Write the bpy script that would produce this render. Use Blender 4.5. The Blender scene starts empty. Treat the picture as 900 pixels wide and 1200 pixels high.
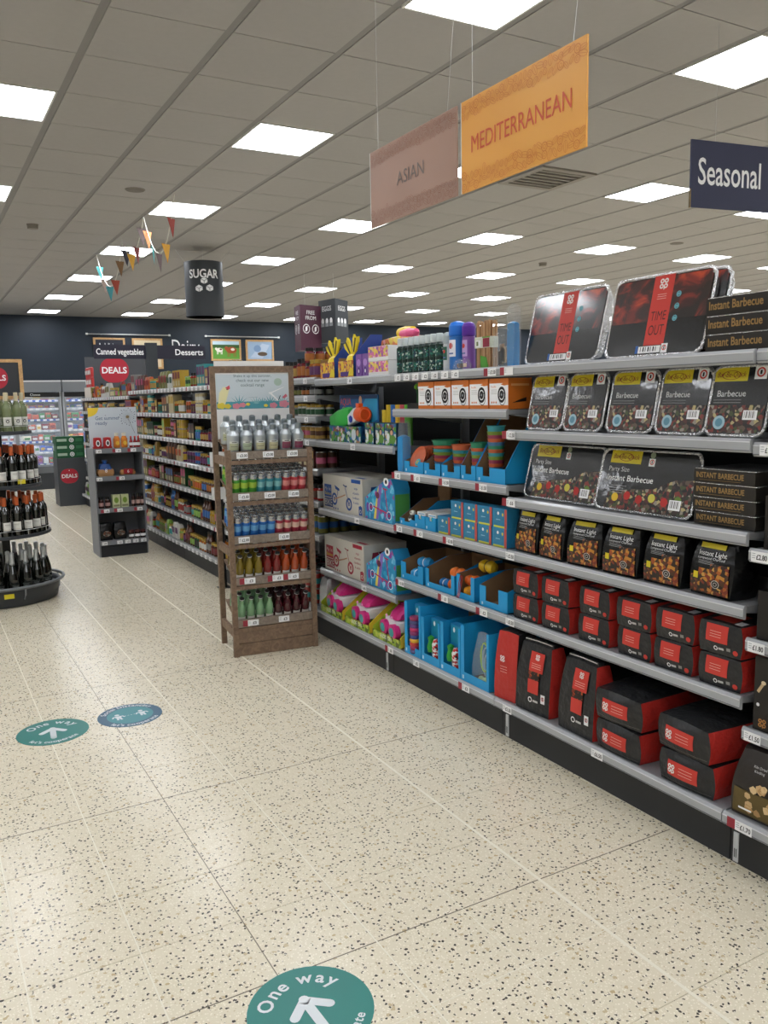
import bpy, math, random
from math import sin, cos, pi, radians
from mathutils import Matrix, Vector
R = random.Random(7)
S = bpy.context.scene
C = S.collection

# ---------------------------------------------------------------- camera, world, exposure
FPX, YAW, PITCH, ROLL = 973.4, 0.51272, -0.1364, -0.02015
def _cam_axes():
    f = Vector((sin(YAW), cos(YAW), 0)); r = Vector((cos(YAW), -sin(YAW), 0)); u = Vector((0, 0, 1))
    f2 = f*cos(PITCH) + u*sin(PITCH); u2 = u*cos(PITCH) - f*sin(PITCH)
    return r*cos(ROLL) + u2*sin(ROLL), u2*cos(ROLL) - r*sin(ROLL), f2
_r, _u, _f = _cam_axes()
cam_d = bpy.data.cameras.new('camera'); cam = bpy.data.objects.new('camera', cam_d); C.objects.link(cam)
cam_d.sensor_fit = 'VERTICAL'; cam_d.sensor_height = 36; cam_d.lens = FPX/1200*36
cam_d.clip_start = 0.05; cam_d.clip_end = 100
cam.matrix_world = Matrix(((_r.x, _u.x, -_f.x, 0), (_r.y, _u.y, -_f.y, 0), (_r.z, _u.z, -_f.z, 1.55), (0, 0, 0, 1)))
S.camera = cam
W = bpy.data.worlds.new('world'); S.world = W; W.use_nodes = True
W.node_tree.nodes['Background'].inputs[0].default_value = (0.9, 0.95, 1, 1)
W.node_tree.nodes['Background'].inputs[1].default_value = 0.05
S.view_settings.view_transform = 'Standard'; S.view_settings.look = 'None'
S.view_settings.exposure = 0.0; S.view_settings.gamma = 1; S.view_settings.use_curve_mapping = False
LAMP = 16.0          # radiance of the ceiling panels
CEIL = 3.355
U0, V0 = 3.546, 8.949   # ceiling grid phase in tiles of 0.6 m

# ---------------------------------------------------------------- materials
def lin(h):
    h = h.lstrip('#'); o = []
    for i in (0, 2, 4):
        c = int(h[i:i+2], 16)/255
        o.append(c/12.92 if c <= .04045 else ((c+.055)/1.055)**2.4)
    return (*o, 1)
MC = {}
def mat(name, col='808080', rough=.5, metal=0, coat=0, emit=0, alpha=1, var=0, vs=30, bump=0, bs=80, trans=0, ior=1.45, spec=.5):
    if name in MC: return MC[name]
    m = bpy.data.materials.new(name); m.use_nodes = True; nt = m.node_tree; b = nt.nodes['Principled BSDF']
    c = lin(col)
    b.inputs['Base Color'].default_value = c; b.inputs['Roughness'].default_value = rough; b.inputs['Metallic'].default_value = metal
    b.inputs['Coat Weight'].default_value = coat; b.inputs['Coat Roughness'].default_value = .08
    b.inputs['Specular IOR Level'].default_value = spec; b.inputs['IOR'].default_value = ior
    if trans: b.inputs['Transmission Weight'].default_value = trans
    if alpha < 1: b.inputs['Alpha'].default_value = alpha
    if emit: b.inputs['Emission Color'].default_value = c; b.inputs['Emission Strength'].default_value = emit
    if var or bump:
        tc = nt.nodes.new('ShaderNodeTexCoord'); n = nt.nodes.new('ShaderNodeTexNoise')
        n.inputs['Scale'].default_value = vs if var else bs; n.inputs['Detail'].default_value = 3
        nt.links.new(tc.outputs['Object'], n.inputs['Vector'])
        if var:
            mx = nt.nodes.new('ShaderNodeMix'); mx.data_type = 'RGBA'
            mx.inputs['A'].default_value = tuple(min(1, x*(1-var)) for x in c[:3])+(1,)
            mx.inputs['B'].default_value = tuple(min(1, x*(1+var)) for x in c[:3])+(1,)
            nt.links.new(n.outputs['Fac'], mx.inputs['Factor']); nt.links.new(mx.outputs['Result'], b.inputs['Base Color'])
        if bump:
            n2 = nt.nodes.new('ShaderNodeTexNoise'); n2.inputs['Scale'].default_value = bs; n2.inputs['Detail'].default_value = 2
            nt.links.new(tc.outputs['Object'], n2.inputs['Vector'])
            bp = nt.nodes.new('ShaderNodeBump'); bp.inputs['Strength'].default_value = bump; bp.inputs['Distance'].default_value = .01
            nt.links.new(n2.outputs['Fac'], bp.inputs['Height']); nt.links.new(bp.outputs['Normal'], b.inputs['Normal'])
            if coat: nt.links.new(bp.outputs['Normal'], b.inputs['Coat Normal'])
    MC[name] = m; return m
def hx(col, rough=.5, **k):                       # plain printed/plastic colour, one material per colour
    return mat('colour_%s_%d%s' % (col, int(rough*100), ''.join(sorted('%s%s' % (a[0], v) for a, v in k.items()))), col, rough, **k)
def cells(name, pal, scale=60, rough=.35, coat=0, bump=0, coord='Object', size=1.0):   # printed pictures: patches of several colours
    if name in MC: return MC[name]
    m = bpy.data.materials.new(name); m.use_nodes = True; nt = m.node_tree; b = nt.nodes['Principled BSDF']
    tc = nt.nodes.new('ShaderNodeTexCoord'); nz = nt.nodes.new('ShaderNodeTexNoise'); nz.inputs['Scale'].default_value = scale*.7
    ad = nt.nodes.new('ShaderNodeVectorMath'); ad.operation = 'MULTIPLY_ADD'; ad.inputs[1].default_value = (.6/scale,)*3
    v = nt.nodes.new('ShaderNodeTexVoronoi'); v.inputs['Scale'].default_value = scale
    rp = nt.nodes.new('ShaderNodeValToRGB'); rp.color_ramp.interpolation = 'CONSTANT'
    sp = nt.nodes.new('ShaderNodeSeparateColor')
    L = nt.links
    L.new(tc.outputs[coord], nz.inputs['Vector']); L.new(nz.outputs['Color'], ad.inputs[0]); L.new(tc.outputs[coord], ad.inputs[2])
    L.new(ad.outputs[0], v.inputs['Vector']); L.new(v.outputs['Color'], sp.inputs[0]); L.new(sp.outputs[0], rp.inputs[0])
    e = rp.color_ramp.elements
    for i, c in enumerate(pal):
        if i < 2: q = e[i]; q.position = i/len(pal)
        else: q = e.new(i/len(pal))
        q.color = lin(c)
    L.new(rp.outputs[0], b.inputs['Base Color'])
    b.inputs['Roughness'].default_value = rough; b.inputs['Coat Weight'].default_value = coat; b.inputs['Coat Roughness'].default_value = .1
    if bump:
        bp = nt.nodes.new('ShaderNodeBump'); bp.inputs['Strength'].default_value = bump; bp.inputs['Distance'].default_value = .01
        n2 = nt.nodes.new('ShaderNodeTexNoise'); n2.inputs['Scale'].default_value = 25
        L.new(tc.outputs['Object'], n2.inputs['Vector']); L.new(n2.outputs['Fac'], bp.inputs['Height'])
        L.new(bp.outputs['Normal'], b.inputs['Normal']); L.new(bp.outputs['Normal'], b.inputs['Coat Normal'])
    MC[name] = m; return m
def wood_mat(name, c1, c2):
    if name in MC: return MC[name]
    m = bpy.data.materials.new(name); m.use_nodes = True; nt = m.node_tree; b = nt.nodes['Principled BSDF']; L = nt.links
    tc = nt.nodes.new('ShaderNodeTexCoord'); mp = nt.nodes.new('ShaderNodeMapping'); mp.inputs['Scale'].default_value = (14, 14, 14)
    n = nt.nodes.new('ShaderNodeTexNoise'); n.inputs['Scale'].default_value = 2.2; n.inputs['Detail'].default_value = 5; n.inputs['Distortion'].default_value = 1.5
    rp = nt.nodes.new('ShaderNodeValToRGB'); rp.color_ramp.elements[0].position = .3; rp.color_ramp.elements[1].position = .7
    rp.color_ramp.elements[0].color = lin(c1); rp.color_ramp.elements[1].color = lin(c2)
    L.new(tc.outputs['Object'], mp.inputs[0]); L.new(mp.outputs[0], n.inputs[0]); L.new(n.outputs['Fac'], rp.inputs[0]); L.new(rp.outputs[0], b.inputs['Base Color'])
    b.inputs['Roughness'].default_value = .65
    MC[name] = m; return m
def terrazzo():
    m = bpy.data.materials.new('terrazzo'); m.use_nodes = True; nt = m.node_tree; b = nt.nodes['Principled BSDF']; L = nt.links
    g = nt.nodes.new('ShaderNodeNewGeometry')
    big = nt.nodes.new('ShaderNodeTexNoise'); big.inputs['Scale'].default_value = 1.3; big.inputs['Detail'].default_value = 4
    L.new(g.outputs['Position'], big.inputs['Vector'])
    base = nt.nodes.new('ShaderNodeMix'); base.data_type = 'RGBA'
    base.inputs['A'].default_value = lin('DDD3BA'); base.inputs['B'].default_value = lin('E4DBC4')
    L.new(big.outputs['Fac'], base.inputs['Factor'])
    cur = base.outputs['Result']
    for scale, thr, amt, pal in ((72, .30, .56, ['4E4A44', '6A6256', '3E3C3A', '8E6A48', '5E584E', '77603F', '4A4540', 'A9885E']), (44, .30, .25, ['C9B896', 'D2C6AA', 'C2AE88', 'CFC4AC']), (150, .36, .6, ['F3EBD8', 'B3A48A', 'E8DCC2', '6C6458', 'CDBE9F', '8E6E50'])):
        v = nt.nodes.new('ShaderNodeTexVoronoi'); v.inputs['Scale'].default_value = scale; v.inputs['Randomness'].default_value = 1
        dn = nt.nodes.new('ShaderNodeTexNoise'); dn.inputs['Scale'].default_value = scale*1.6
        ad = nt.nodes.new('ShaderNodeVectorMath'); ad.operation = 'MULTIPLY_ADD'; ad.inputs[1].default_value = (.8/scale,)*3
        L.new(g.outputs['Position'], dn.inputs['Vector']); L.new(dn.outputs['Color'], ad.inputs[0]); L.new(g.outputs['Position'], ad.inputs[2])
        L.new(ad.outputs[0], v.inputs['Vector'])
        sp = nt.nodes.new('ShaderNodeSeparateColor'); L.new(v.outputs['Color'], sp.inputs[0])
        near = nt.nodes.new('ShaderNodeMath'); near.operation = 'LESS_THAN'; near.inputs[1].default_value = thr; L.new(v.outputs['Distance'], near.inputs[0])
        pick = nt.nodes.new('ShaderNodeMath'); pick.operation = 'LESS_THAN'; pick.inputs[1].default_value = amt; L.new(sp.outputs[0], pick.inputs[0])
        mu = nt.nodes.new('ShaderNodeMath'); mu.operation = 'MULTIPLY'; L.new(near.outputs[0], mu.inputs[0]); L.new(pick.outputs[0], mu.inputs[1])
        rp = nt.nodes.new('ShaderNodeValToRGB'); rp.color_ramp.interpolation = 'CONSTANT'; e = rp.color_ramp.elements
        for i, c in enumerate(pal):
            q = e[i] if i < 2 else e.new(0)
            q.position = i/len(pal); q.color = lin(c)
        L.new(sp.outputs[1], rp.inputs[0])
        mx = nt.nodes.new('ShaderNodeMix'); mx.data_type = 'RGBA'
        L.new(mu.outputs[0], mx.inputs['Factor']); L.new(cur, mx.inputs['A']); L.new(rp.outputs[0], mx.inputs['B']); cur = mx.outputs['Result']
    L.new(cur, b.inputs['Base Color'])
    rr = nt.nodes.new('ShaderNodeMapRange'); rr.inputs['To Min'].default_value = .22; rr.inputs['To Max'].default_value = .24
    L.new(big.outputs['Fac'], rr.inputs['Value']); L.new(rr.outputs[0], b.inputs['Roughness'])
    b.inputs['Specular IOR Level'].default_value = .45
    return m
STEEL = mat('shelf_grey_paint', '9A9DA0', .38, .35, var=.06, vs=6)
LIP = mat('price_rail_plastic', 'A9ACB0', .28, 0, coat=.4)
KICK = mat('plinth_charcoal', '2C2E31', .55, var=.1, vs=9)
DARKBACK = mat('back_panel_charcoal', '2A2B2D', .7, var=.08, vs=5)
BLACK = mat('black_plastic', '101112', .4)
WHITE = mat('white_card', 'E8E8E6', .55)
PAPER = mat('ticket_paper', 'F2F3F4', .5)
INK = mat('ink_black', '15161A', .5)
MAROON = mat('ticket_maroon', '9A2F3C', .5)
FOIL = mat('crinkled_foil', 'D9DADC', .22, 1, bump=.9, bs=90)
FOILS = mat('foil_edge', 'DCDDDF', .25, 1, bump=1, bs=120)
WOOD = wood_mat('display_wood', '6B5645', '8C745E')
WOOD2 = wood_mat('light_frame_wood', 'B98F5E', 'D3AC78')
WIRE = mat('steel_wire', 'C9CBCC', .3, .8)
CARD = mat('brown_cardboard', '8A6C4E', .8, var=.08)
BLUE = mat('tray_blue_card', '1F9AD6', .45)
BLUED = mat('tray_blue_dark', '1673AE', .5)
BAGB = mat('bag_black_paper', '232426', .38, var=.2, vs=8, bump=.8, bs=26)
BAGG = mat('bag_black_film', '0F1011', .22, bump=.5, bs=22)
RED = mat('label_red', 'C8392F', .45)
GUS = mat('gusset_red', 'B8302A', .42, bump=.8, bs=26)
GOLD = mat('gold_print', '9C7C4A', .45)
YEL = mat('label_yellow', 'D9C62A', .4)
FOOD = cells('food_photo', ['1A120E', '5A2818', 'A85A24', 'C08432', '2A1810', '7A2C1C', '4A2C18', '94481E', '2A1A12', 'C99A4A'], 85)
FOODB = cells('food_photo_mixed', ['16110F', '3A2420', '2E2018', '4A1F1A', '201A16', '26301C', '5A4A3A', '1A1614', '6A2A22', '2A201A', '8E8678', '7A2A22', 'B0A070', '3E4A24'], 80)
def flame():
    m = bpy.data.materials.new('flame_photo'); m.use_nodes = True; nt = m.node_tree; b = nt.nodes['Principled BSDF']; L = nt.links
    tc = nt.nodes.new('ShaderNodeTexCoord'); n = nt.nodes.new('ShaderNodeTexNoise'); n.inputs['Scale'].default_value = 9; n.inputs['Detail'].default_value = 5; n.inputs['Distortion'].default_value = 1.2
    rp = nt.nodes.new('ShaderNodeValToRGB'); e = rp.color_ramp.elements; e[0].position = .38; e[0].color = lin('0E0808'); e[1].position = .8; e[1].color = lin('F0A030')
    for p, c in ((.5, '3A0E0C'), (.6, '8A2214'), (.7, 'C4481C')): q = e.new(p); q.color = lin(c)
    L.new(tc.outputs['Object'], n.inputs['Vector']); L.new(n.outputs['Fac'], rp.inputs[0]); L.new(rp.outputs[0], b.inputs['Base Color']); b.inputs['Roughness'].default_value = .3; b.inputs['Coat Weight'].default_value = 1; b.inputs['Coat Roughness'].default_value = .1; return m
FLAME = flame()
FILM = mat('film_black_print', '1A1C1F', .24, coat=.7, bump=.12, bs=16)
GLASS = mat('clear_glass', 'F4FAFA', .05, trans=1, ior=1.3)
CLEAR = mat('clear_film', 'E8EEF2', .08, alpha=.14, bump=.9, bs=40)

# ---------------------------------------------------------------- mesh builder
TXT = {}
def text_mesh(s, bold=0):
    if (s, bold) in TXT: return TXT[s, bold]
    cu = bpy.data.curves.new('t', 'FONT'); cu.body = s; cu.size = 1; cu.resolution_u = 3; cu.fill_mode = 'FRONT'; cu.offset = bold
    o = bpy.data.objects.new('t', cu); C.objects.link(o)
    bpy.context.view_layer.update()
    me = bpy.data.meshes.new_from_object(o.evaluated_get(bpy.context.evaluated_depsgraph_get()))
    vs = [tuple(v.co) for v in me.vertices]; fs = [tuple(p.vertices) for p in me.polygons]
    bpy.data.meshes.remove(me); bpy.data.objects.remove(o); bpy.data.curves.remove(cu)
    if not vs: vs = [(0, 0, 0)]
    x0 = min(v[0] for v in vs); x1 = max(v[0] for v in vs)
    TXT[s, bold] = ([(v[0]-x0, v[1]) for v in vs], fs, x1-x0); return TXT[s, bold]
class MB:
    def __init__(s): s.v = []; s.f = []; s.m = []; s.s = []; s.mats = []; s.M = None
    def mi(s, m):
        if m not in s.mats: s.mats.append(m)
        return s.mats.index(m)
    def add(s, vs, fs, m, smooth=False):
        n = len(s.v); k = s.mi(m)
        if s.M is not None: vs = [tuple(s.M @ Vector(v)) for v in vs]
        s.v.extend(vs); s.f.extend([tuple(n+i for i in f) for f in fs]); s.m.extend([k]*len(fs)); s.s.extend([smooth]*len(fs)); return s
    def box(s, x0, y0, z0, x1, y1, z1, m):
        return s.add([(x0, y0, z0), (x1, y0, z0), (x1, y1, z0), (x0, y1, z0), (x0, y0, z1), (x1, y0, z1), (x1, y1, z1), (x0, y1, z1)],
              [(0, 3, 2, 1), (4, 5, 6, 7), (0, 1, 5, 4), (1, 2, 6, 5), (2, 3, 7, 6), (3, 0, 4, 7)], m)
    def loft(s, loops, m, cap0=True, cap1=True, smooth=False, closed=True):
        n = len(loops[0]); vs = [p for l in loops for p in l]; fs = []
        for i in range(len(loops)-1):
            for j in range(n if closed else n-1):
                a = i*n+j; b = i*n+(j+1) % n; fs.append((a, b, b+n, a+n))
        s.add(vs, fs, m, smooth)
        if cap0: s.add(list(loops[0]), [tuple(range(n))[::-1]], m)
        if cap1: s.add(list(loops[-1]), [tuple(range(n))], m)
        return s
    def lathe(s, prof, n=12, mats=None, c=(0, 0, 0), smooth=True, ax='z'):
        loops = []
        for r, z in prof:
            l = []
            for j in range(n):
                a = 2*pi*j/n
                if ax == 'z': l.append((c[0]+r*cos(a), c[1]+r*sin(a), c[2]+z))
                elif ax == 'y': l.append((c[0]+r*cos(a), c[1]+z, c[2]-r*sin(a)))
                else: l.append((c[0]+z, c[1]+r*cos(a), c[2]+r*sin(a)))
            loops.append(l)
        ml = mats if isinstance(mats, list) else [mats]*(len(prof)-1)
        for i in range(len(prof)-1):
            s.loft([loops[i], loops[i+1]], ml[i], False, False, smooth)
        if prof[0][0] > 1e-6: s.add(loops[0], [tuple(range(n))[::-1]], ml[0])
        if prof[-1][0] > 1e-6: s.add(loops[-1], [tuple(range(n))], ml[-1])
        return s
    def tube(s, pts, r, m, n=6, smooth=True):
        loops = []; pts = [Vector(p) for p in pts]
        for i, p in enumerate(pts):
            d = (pts[min(i+1, len(pts)-1)]-pts[max(i-1, 0)]).normalized()
            a = Vector((0, 0, 1)) if abs(d.z) < .9 else Vector((1, 0, 0))
            x = d.cross(a).normalized(); y = d.cross(x)
            rr = r[i] if isinstance(r, (list, tuple)) else r
            loops.append([tuple(p+x*rr*cos(2*pi*j/n)+y*rr*sin(2*pi*j/n)) for j in range(n)])
        return s.loft(loops, m, smooth=smooth)
    def build(s, name, parent=None, loc=None, rz=0, kind=None):
        me = bpy.data.meshes.new(name); me.from_pydata(s.v, [], s.f)
        for m in s.mats: me.materials.append(m)
        me.polygons.foreach_set('material_index', s.m); me.polygons.foreach_set('use_smooth', s.s); me.update()
        o = bpy.data.objects.new(name, me); C.objects.link(o)
        if parent: attach(o, parent)
        if loc: o.location = loc
        if rz: o.rotation_euler = (0, 0, rz)
        if kind: o['kind'] = kind
        return o
KIDS = {}
def attach(o, p): o.parent = p; KIDS.setdefault(p, []).append(o)
class Art:                                        # flat print on a plane (or gently warped face)
    def __init__(s, mb, o=(0, 0, 0), r=(1, 0, 0), u=(0, 0, 1), warp=None, bend=None):
        s.mb = mb; s.o = Vector(o); s.r = Vector(r).normalized(); s.u = Vector(u).normalized(); s.n = s.r.cross(s.u); s.w = warp; s.b = bend
    def p(s, x, y, l):
        if s.b:                                   # wrap round a vertical cylinder of radius b
            a = x/s.b; return tuple(s.o+s.r*(sin(a)*(s.b+l))+s.n*(cos(a)*(s.b+l)-s.b)+s.u*y)
        return tuple(s.o+s.r*x+s.u*y+s.n*(l+(s.w(x, y) if s.w else 0)))
    def poly(s, pts, m, l=.0006): s.mb.add([s.p(x, y, l) for x, y in pts], [tuple(range(len(pts)))], m); return s
    def rect(s, x0, y0, x1, y1, m, l=.0006):
        n = 5 if (s.w or s.b) else 1; vs = []; fs = []
        for j in range(n+1):
            for i in range(n+1): vs.append(s.p(x0+(x1-x0)*i/n, y0+(y1-y0)*j/n, l))
        for j in range(n):
            for i in range(n): a = j*(n+1)+i; fs.append((a, a+1, a+n+2, a+n+1))
        s.mb.add(vs, fs, m, n > 1); return s
    def ell(s, cx, cy, rx, ry, m, l=.0006, n=16, rot=0):
        c, d = cos(rot), sin(rot)
        return s.poly([(cx+rx*cos(a)*c-ry*sin(a)*d, cy+rx*cos(a)*d+ry*sin(a)*c) for a in (2*pi*k/n for k in range(n))], m, l)
    def ring(s, cx, cy, r0, r1, m, l=.0006, n=18, sx=1):
        vs = [s.p(cx+r*sx*cos(2*pi*k/n), cy+r*sin(2*pi*k/n), l) for r in (r0, r1) for k in range(n)]
        s.mb.add(vs, [(k, k+n, (k+1) % n+n, (k+1) % n) for k in range(n)], m); return s
    def line(s, x0, y0, x1, y1, w, m, l=.0006):
        d = math.hypot(x1-x0, y1-y0) or 1; nx, ny = -(y1-y0)/d*w/2, (x1-x0)/d*w/2
        return s.poly([(x0-nx, y0-ny), (x1-nx, y1-ny), (x1+nx, y1+ny), (x0+nx, y0+ny)], m, l)
    def txt(s, t, x, y, h, m, al='c', maxw=None, l=.0009, rot=0, shear=0, bold=0):
        vs, fs, w = text_mesh(t, bold); k = h/.69; kx = k
        if maxw and w*k > maxw: kx = maxw/w
        ox = {'l': 0, 'c': -w*kx/2, 'r': -w*kx}[al]; c, d = cos(rot), sin(rot); out = []
        for a, b in vs:
            q, e = a*kx+ox+b*k*shear, b*k; out.append(s.p(x+q*c-e*d, y+q*d+e*c, l))
        s.mb.add(out, fs, m); return s
    def arc(s, t, cx, cy, rad, h, m, mid=pi/2, l=.0009, inside=False, gap=1.0, bold=0):
        k = h/.69; adv = []
        for ch in t: adv.append((.28 if ch == ' ' else text_mesh(ch)[2]+.09)*k*gap)
        tot = sum(adv); a = mid+tot/2/rad if not inside else mid-tot/2/rad
        for ch, w in zip(t, adv):
            mida = a-w/2/rad if not inside else a+w/2/rad
            if ch != ' ': s.txt(ch, cx+rad*cos(mida), cy+rad*sin(mida), h, m, 'c', None, l, mida-pi/2 if not inside else mida+pi/2, 0, bold)
            a = a-w/rad if not inside else a+w/rad
        return s
def coop(a, cx, cy, h, m, l=.0009):               # the four-ring clover wordmark: co over op
    r = h/4.1
    for dx, dy in ((-1, 1), (1, 1), (-1, -1), (1, -1)):
        a.ring(cx+dx*r*.98, cy+dy*r*.98, r*.42, r*.95, m, l, 12)
    a.rect(cx-r*1.95, cy-r*.98-r*1.6, cx-r*1.95+.001, cy-r, m, l) if False else None
    a.line(cx+r*.28, cy-r*2.3, cx+r*.28, cy-r, r*.42, m, l)
def warp_fn(w, h, d, k, wob=0):
    def f(x, z):
        a = 2*x/w; c = 2*z/h-1
        return d/2*k*max(0, 1-a*a)*max(0, 1-c*c)+wob*sin(23*x+2)*cos(31*z)
    return f
def wbox(mb, w, h, d, k, m, faces='xXyYzZ', tap=0, wob=0, n=6, rnd=.05, topk=None):
    """soft sack: front plane y=0, base z=0; k swells the faces"""
    def P(a, b, c):
        t = 1-tap*max(0, (c+1)/2)**2
        x = w/2*a*(1+k*.5*(1-b*b)*(1-c*c))*(1-rnd*b*b*c*c)*(1-tap*.25*((c+1)/2)**2)
        y = d/2*b*(1+k*(1-a*a)*(1-c*c))*t
        z = h/2*c*(1+(topk if topk is not None else k)*.6*(1-a*a)*(1-b*b))*(1-rnd*.6*a*a*b*b)+h/2
        if c < -.99: z = 0
        return (x, y+d/2-wob*sin(23*x+2)*cos(31*z)*(1 if b < 0 else -1), z)
    g = [2*i/n-1 for i in range(n+1)]
    fc = {'y': lambda p, q: P(p, -1, q), 'Y': lambda p, q: P(-p, 1, q), 'X': lambda p, q: P(1, p, q), 'x': lambda p, q: P(-1, -p, q),
          'Z': lambda p, q: P(p, q, 1), 'z': lambda p, q: P(p, -q, -1)}
    for ch in faces:
        vs = [fc[ch](p, q) for q in g for p in g]
        mb.add(vs, [(j*(n+1)+i, j*(n+1)+i+1, (j+1)*(n+1)+i+1, (j+1)*(n+1)+i) for j in range(n) for i in range(n)], m, True)
    return mb
def rrect(w, h, r, n=4, cx=0, cy=0):
    out = []
    for (sx, sy, a0) in ((1, 1, 0), (-1, 1, pi/2), (-1, -1, pi), (1, -1, 3*pi/2)):
        for i in range(n+1):
            a = a0+pi/2*i/n; out.append((cx+sx*(w/2-r)+r*cos(a), cy+sy*(h/2-r)+r*sin(a)))
    return out

# ---------------------------------------------------------------- things
def thing(name, label, cat, loc=(0, 0, 0), rz=0, group=None, tilt=0):
    o = bpy.data.objects.new(name, None); o.empty_display_size = .05; C.objects.link(o)
    o.location = loc; o.rotation_euler = (tilt, 0, rz); o['label'] = label; o['category'] = cat
    if group: o['group'] = group
    return o
def tag(o, label, cat, group=None, kind=None):
    o['label'] = label; o['category'] = cat
    if group: o['group'] = group
    if kind: o['kind'] = kind
    return o
def dup(r0, loc, rz=None, label=None, group=None, tilt=None):
    r = r0.copy(); C.objects.link(r); r.location = loc
    e = list(r0.rotation_euler)
    if rz is not None: e[2] = rz
    if tilt is not None: e[0] = tilt
    r.rotation_euler = e
    if label: r['label'] = label
    if group: r['group'] = group
    for ch in KIDS.get(r0, []):
        c = ch.copy(); C.objects.link(c); attach(c, r)
        for g in KIDS.get(ch, []):
            d = g.copy(); C.objects.link(d); attach(d, c)
    return r
FACE = -pi/2                                       # products on the long run face the aisle (-X)
ORD = ['first', 'second', 'third', 'fourth', 'fifth', 'sixth', 'seventh', 'eighth', 'ninth', 'tenth', 'eleventh', 'twelfth', 'thirteenth', 'fourteenth', 'fifteenth', 'sixteenth',
       'seventeenth', 'eighteenth', 'nineteenth', 'twentieth', 'twenty-first', 'twenty-second', 'twenty-third', 'twenty-fourth', 'twenty-fifth', 'twenty-sixth', 'twenty-seventh', 'twenty-eighth',
       'twenty-ninth', 'thirtieth', 'thirty-first', 'thirty-second', 'thirty-third', 'thirty-fourth', 'thirty-fifth', 'thirty-sixth', 'thirty-seventh', 'thirty-eighth', 'thirty-ninth', 'fortieth']
def series(proto, spots, labels, group=None):
    """first spot moves the prototype, the others are copies; spots = (loc, rz, tilt)"""
    out = []
    for i, sp in enumerate(spots):
        loc, rz, tl = (sp+(None, None))[:3] if len(sp) < 3 else sp
        lb = labels[i] if isinstance(labels, list) else labels
        if i == 0:
            o = proto; o.location = loc
            e = list(o.rotation_euler); e[2] = rz if rz is not None else e[2]; e[0] = tl if tl is not None else e[0]
            o.rotation_euler = e; o['label'] = lb
            if group: o['group'] = group
        else: o = dup(proto, loc, rz, lb, group, tl)
        out.append(o)
    return out

exec_parts = []
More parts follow.
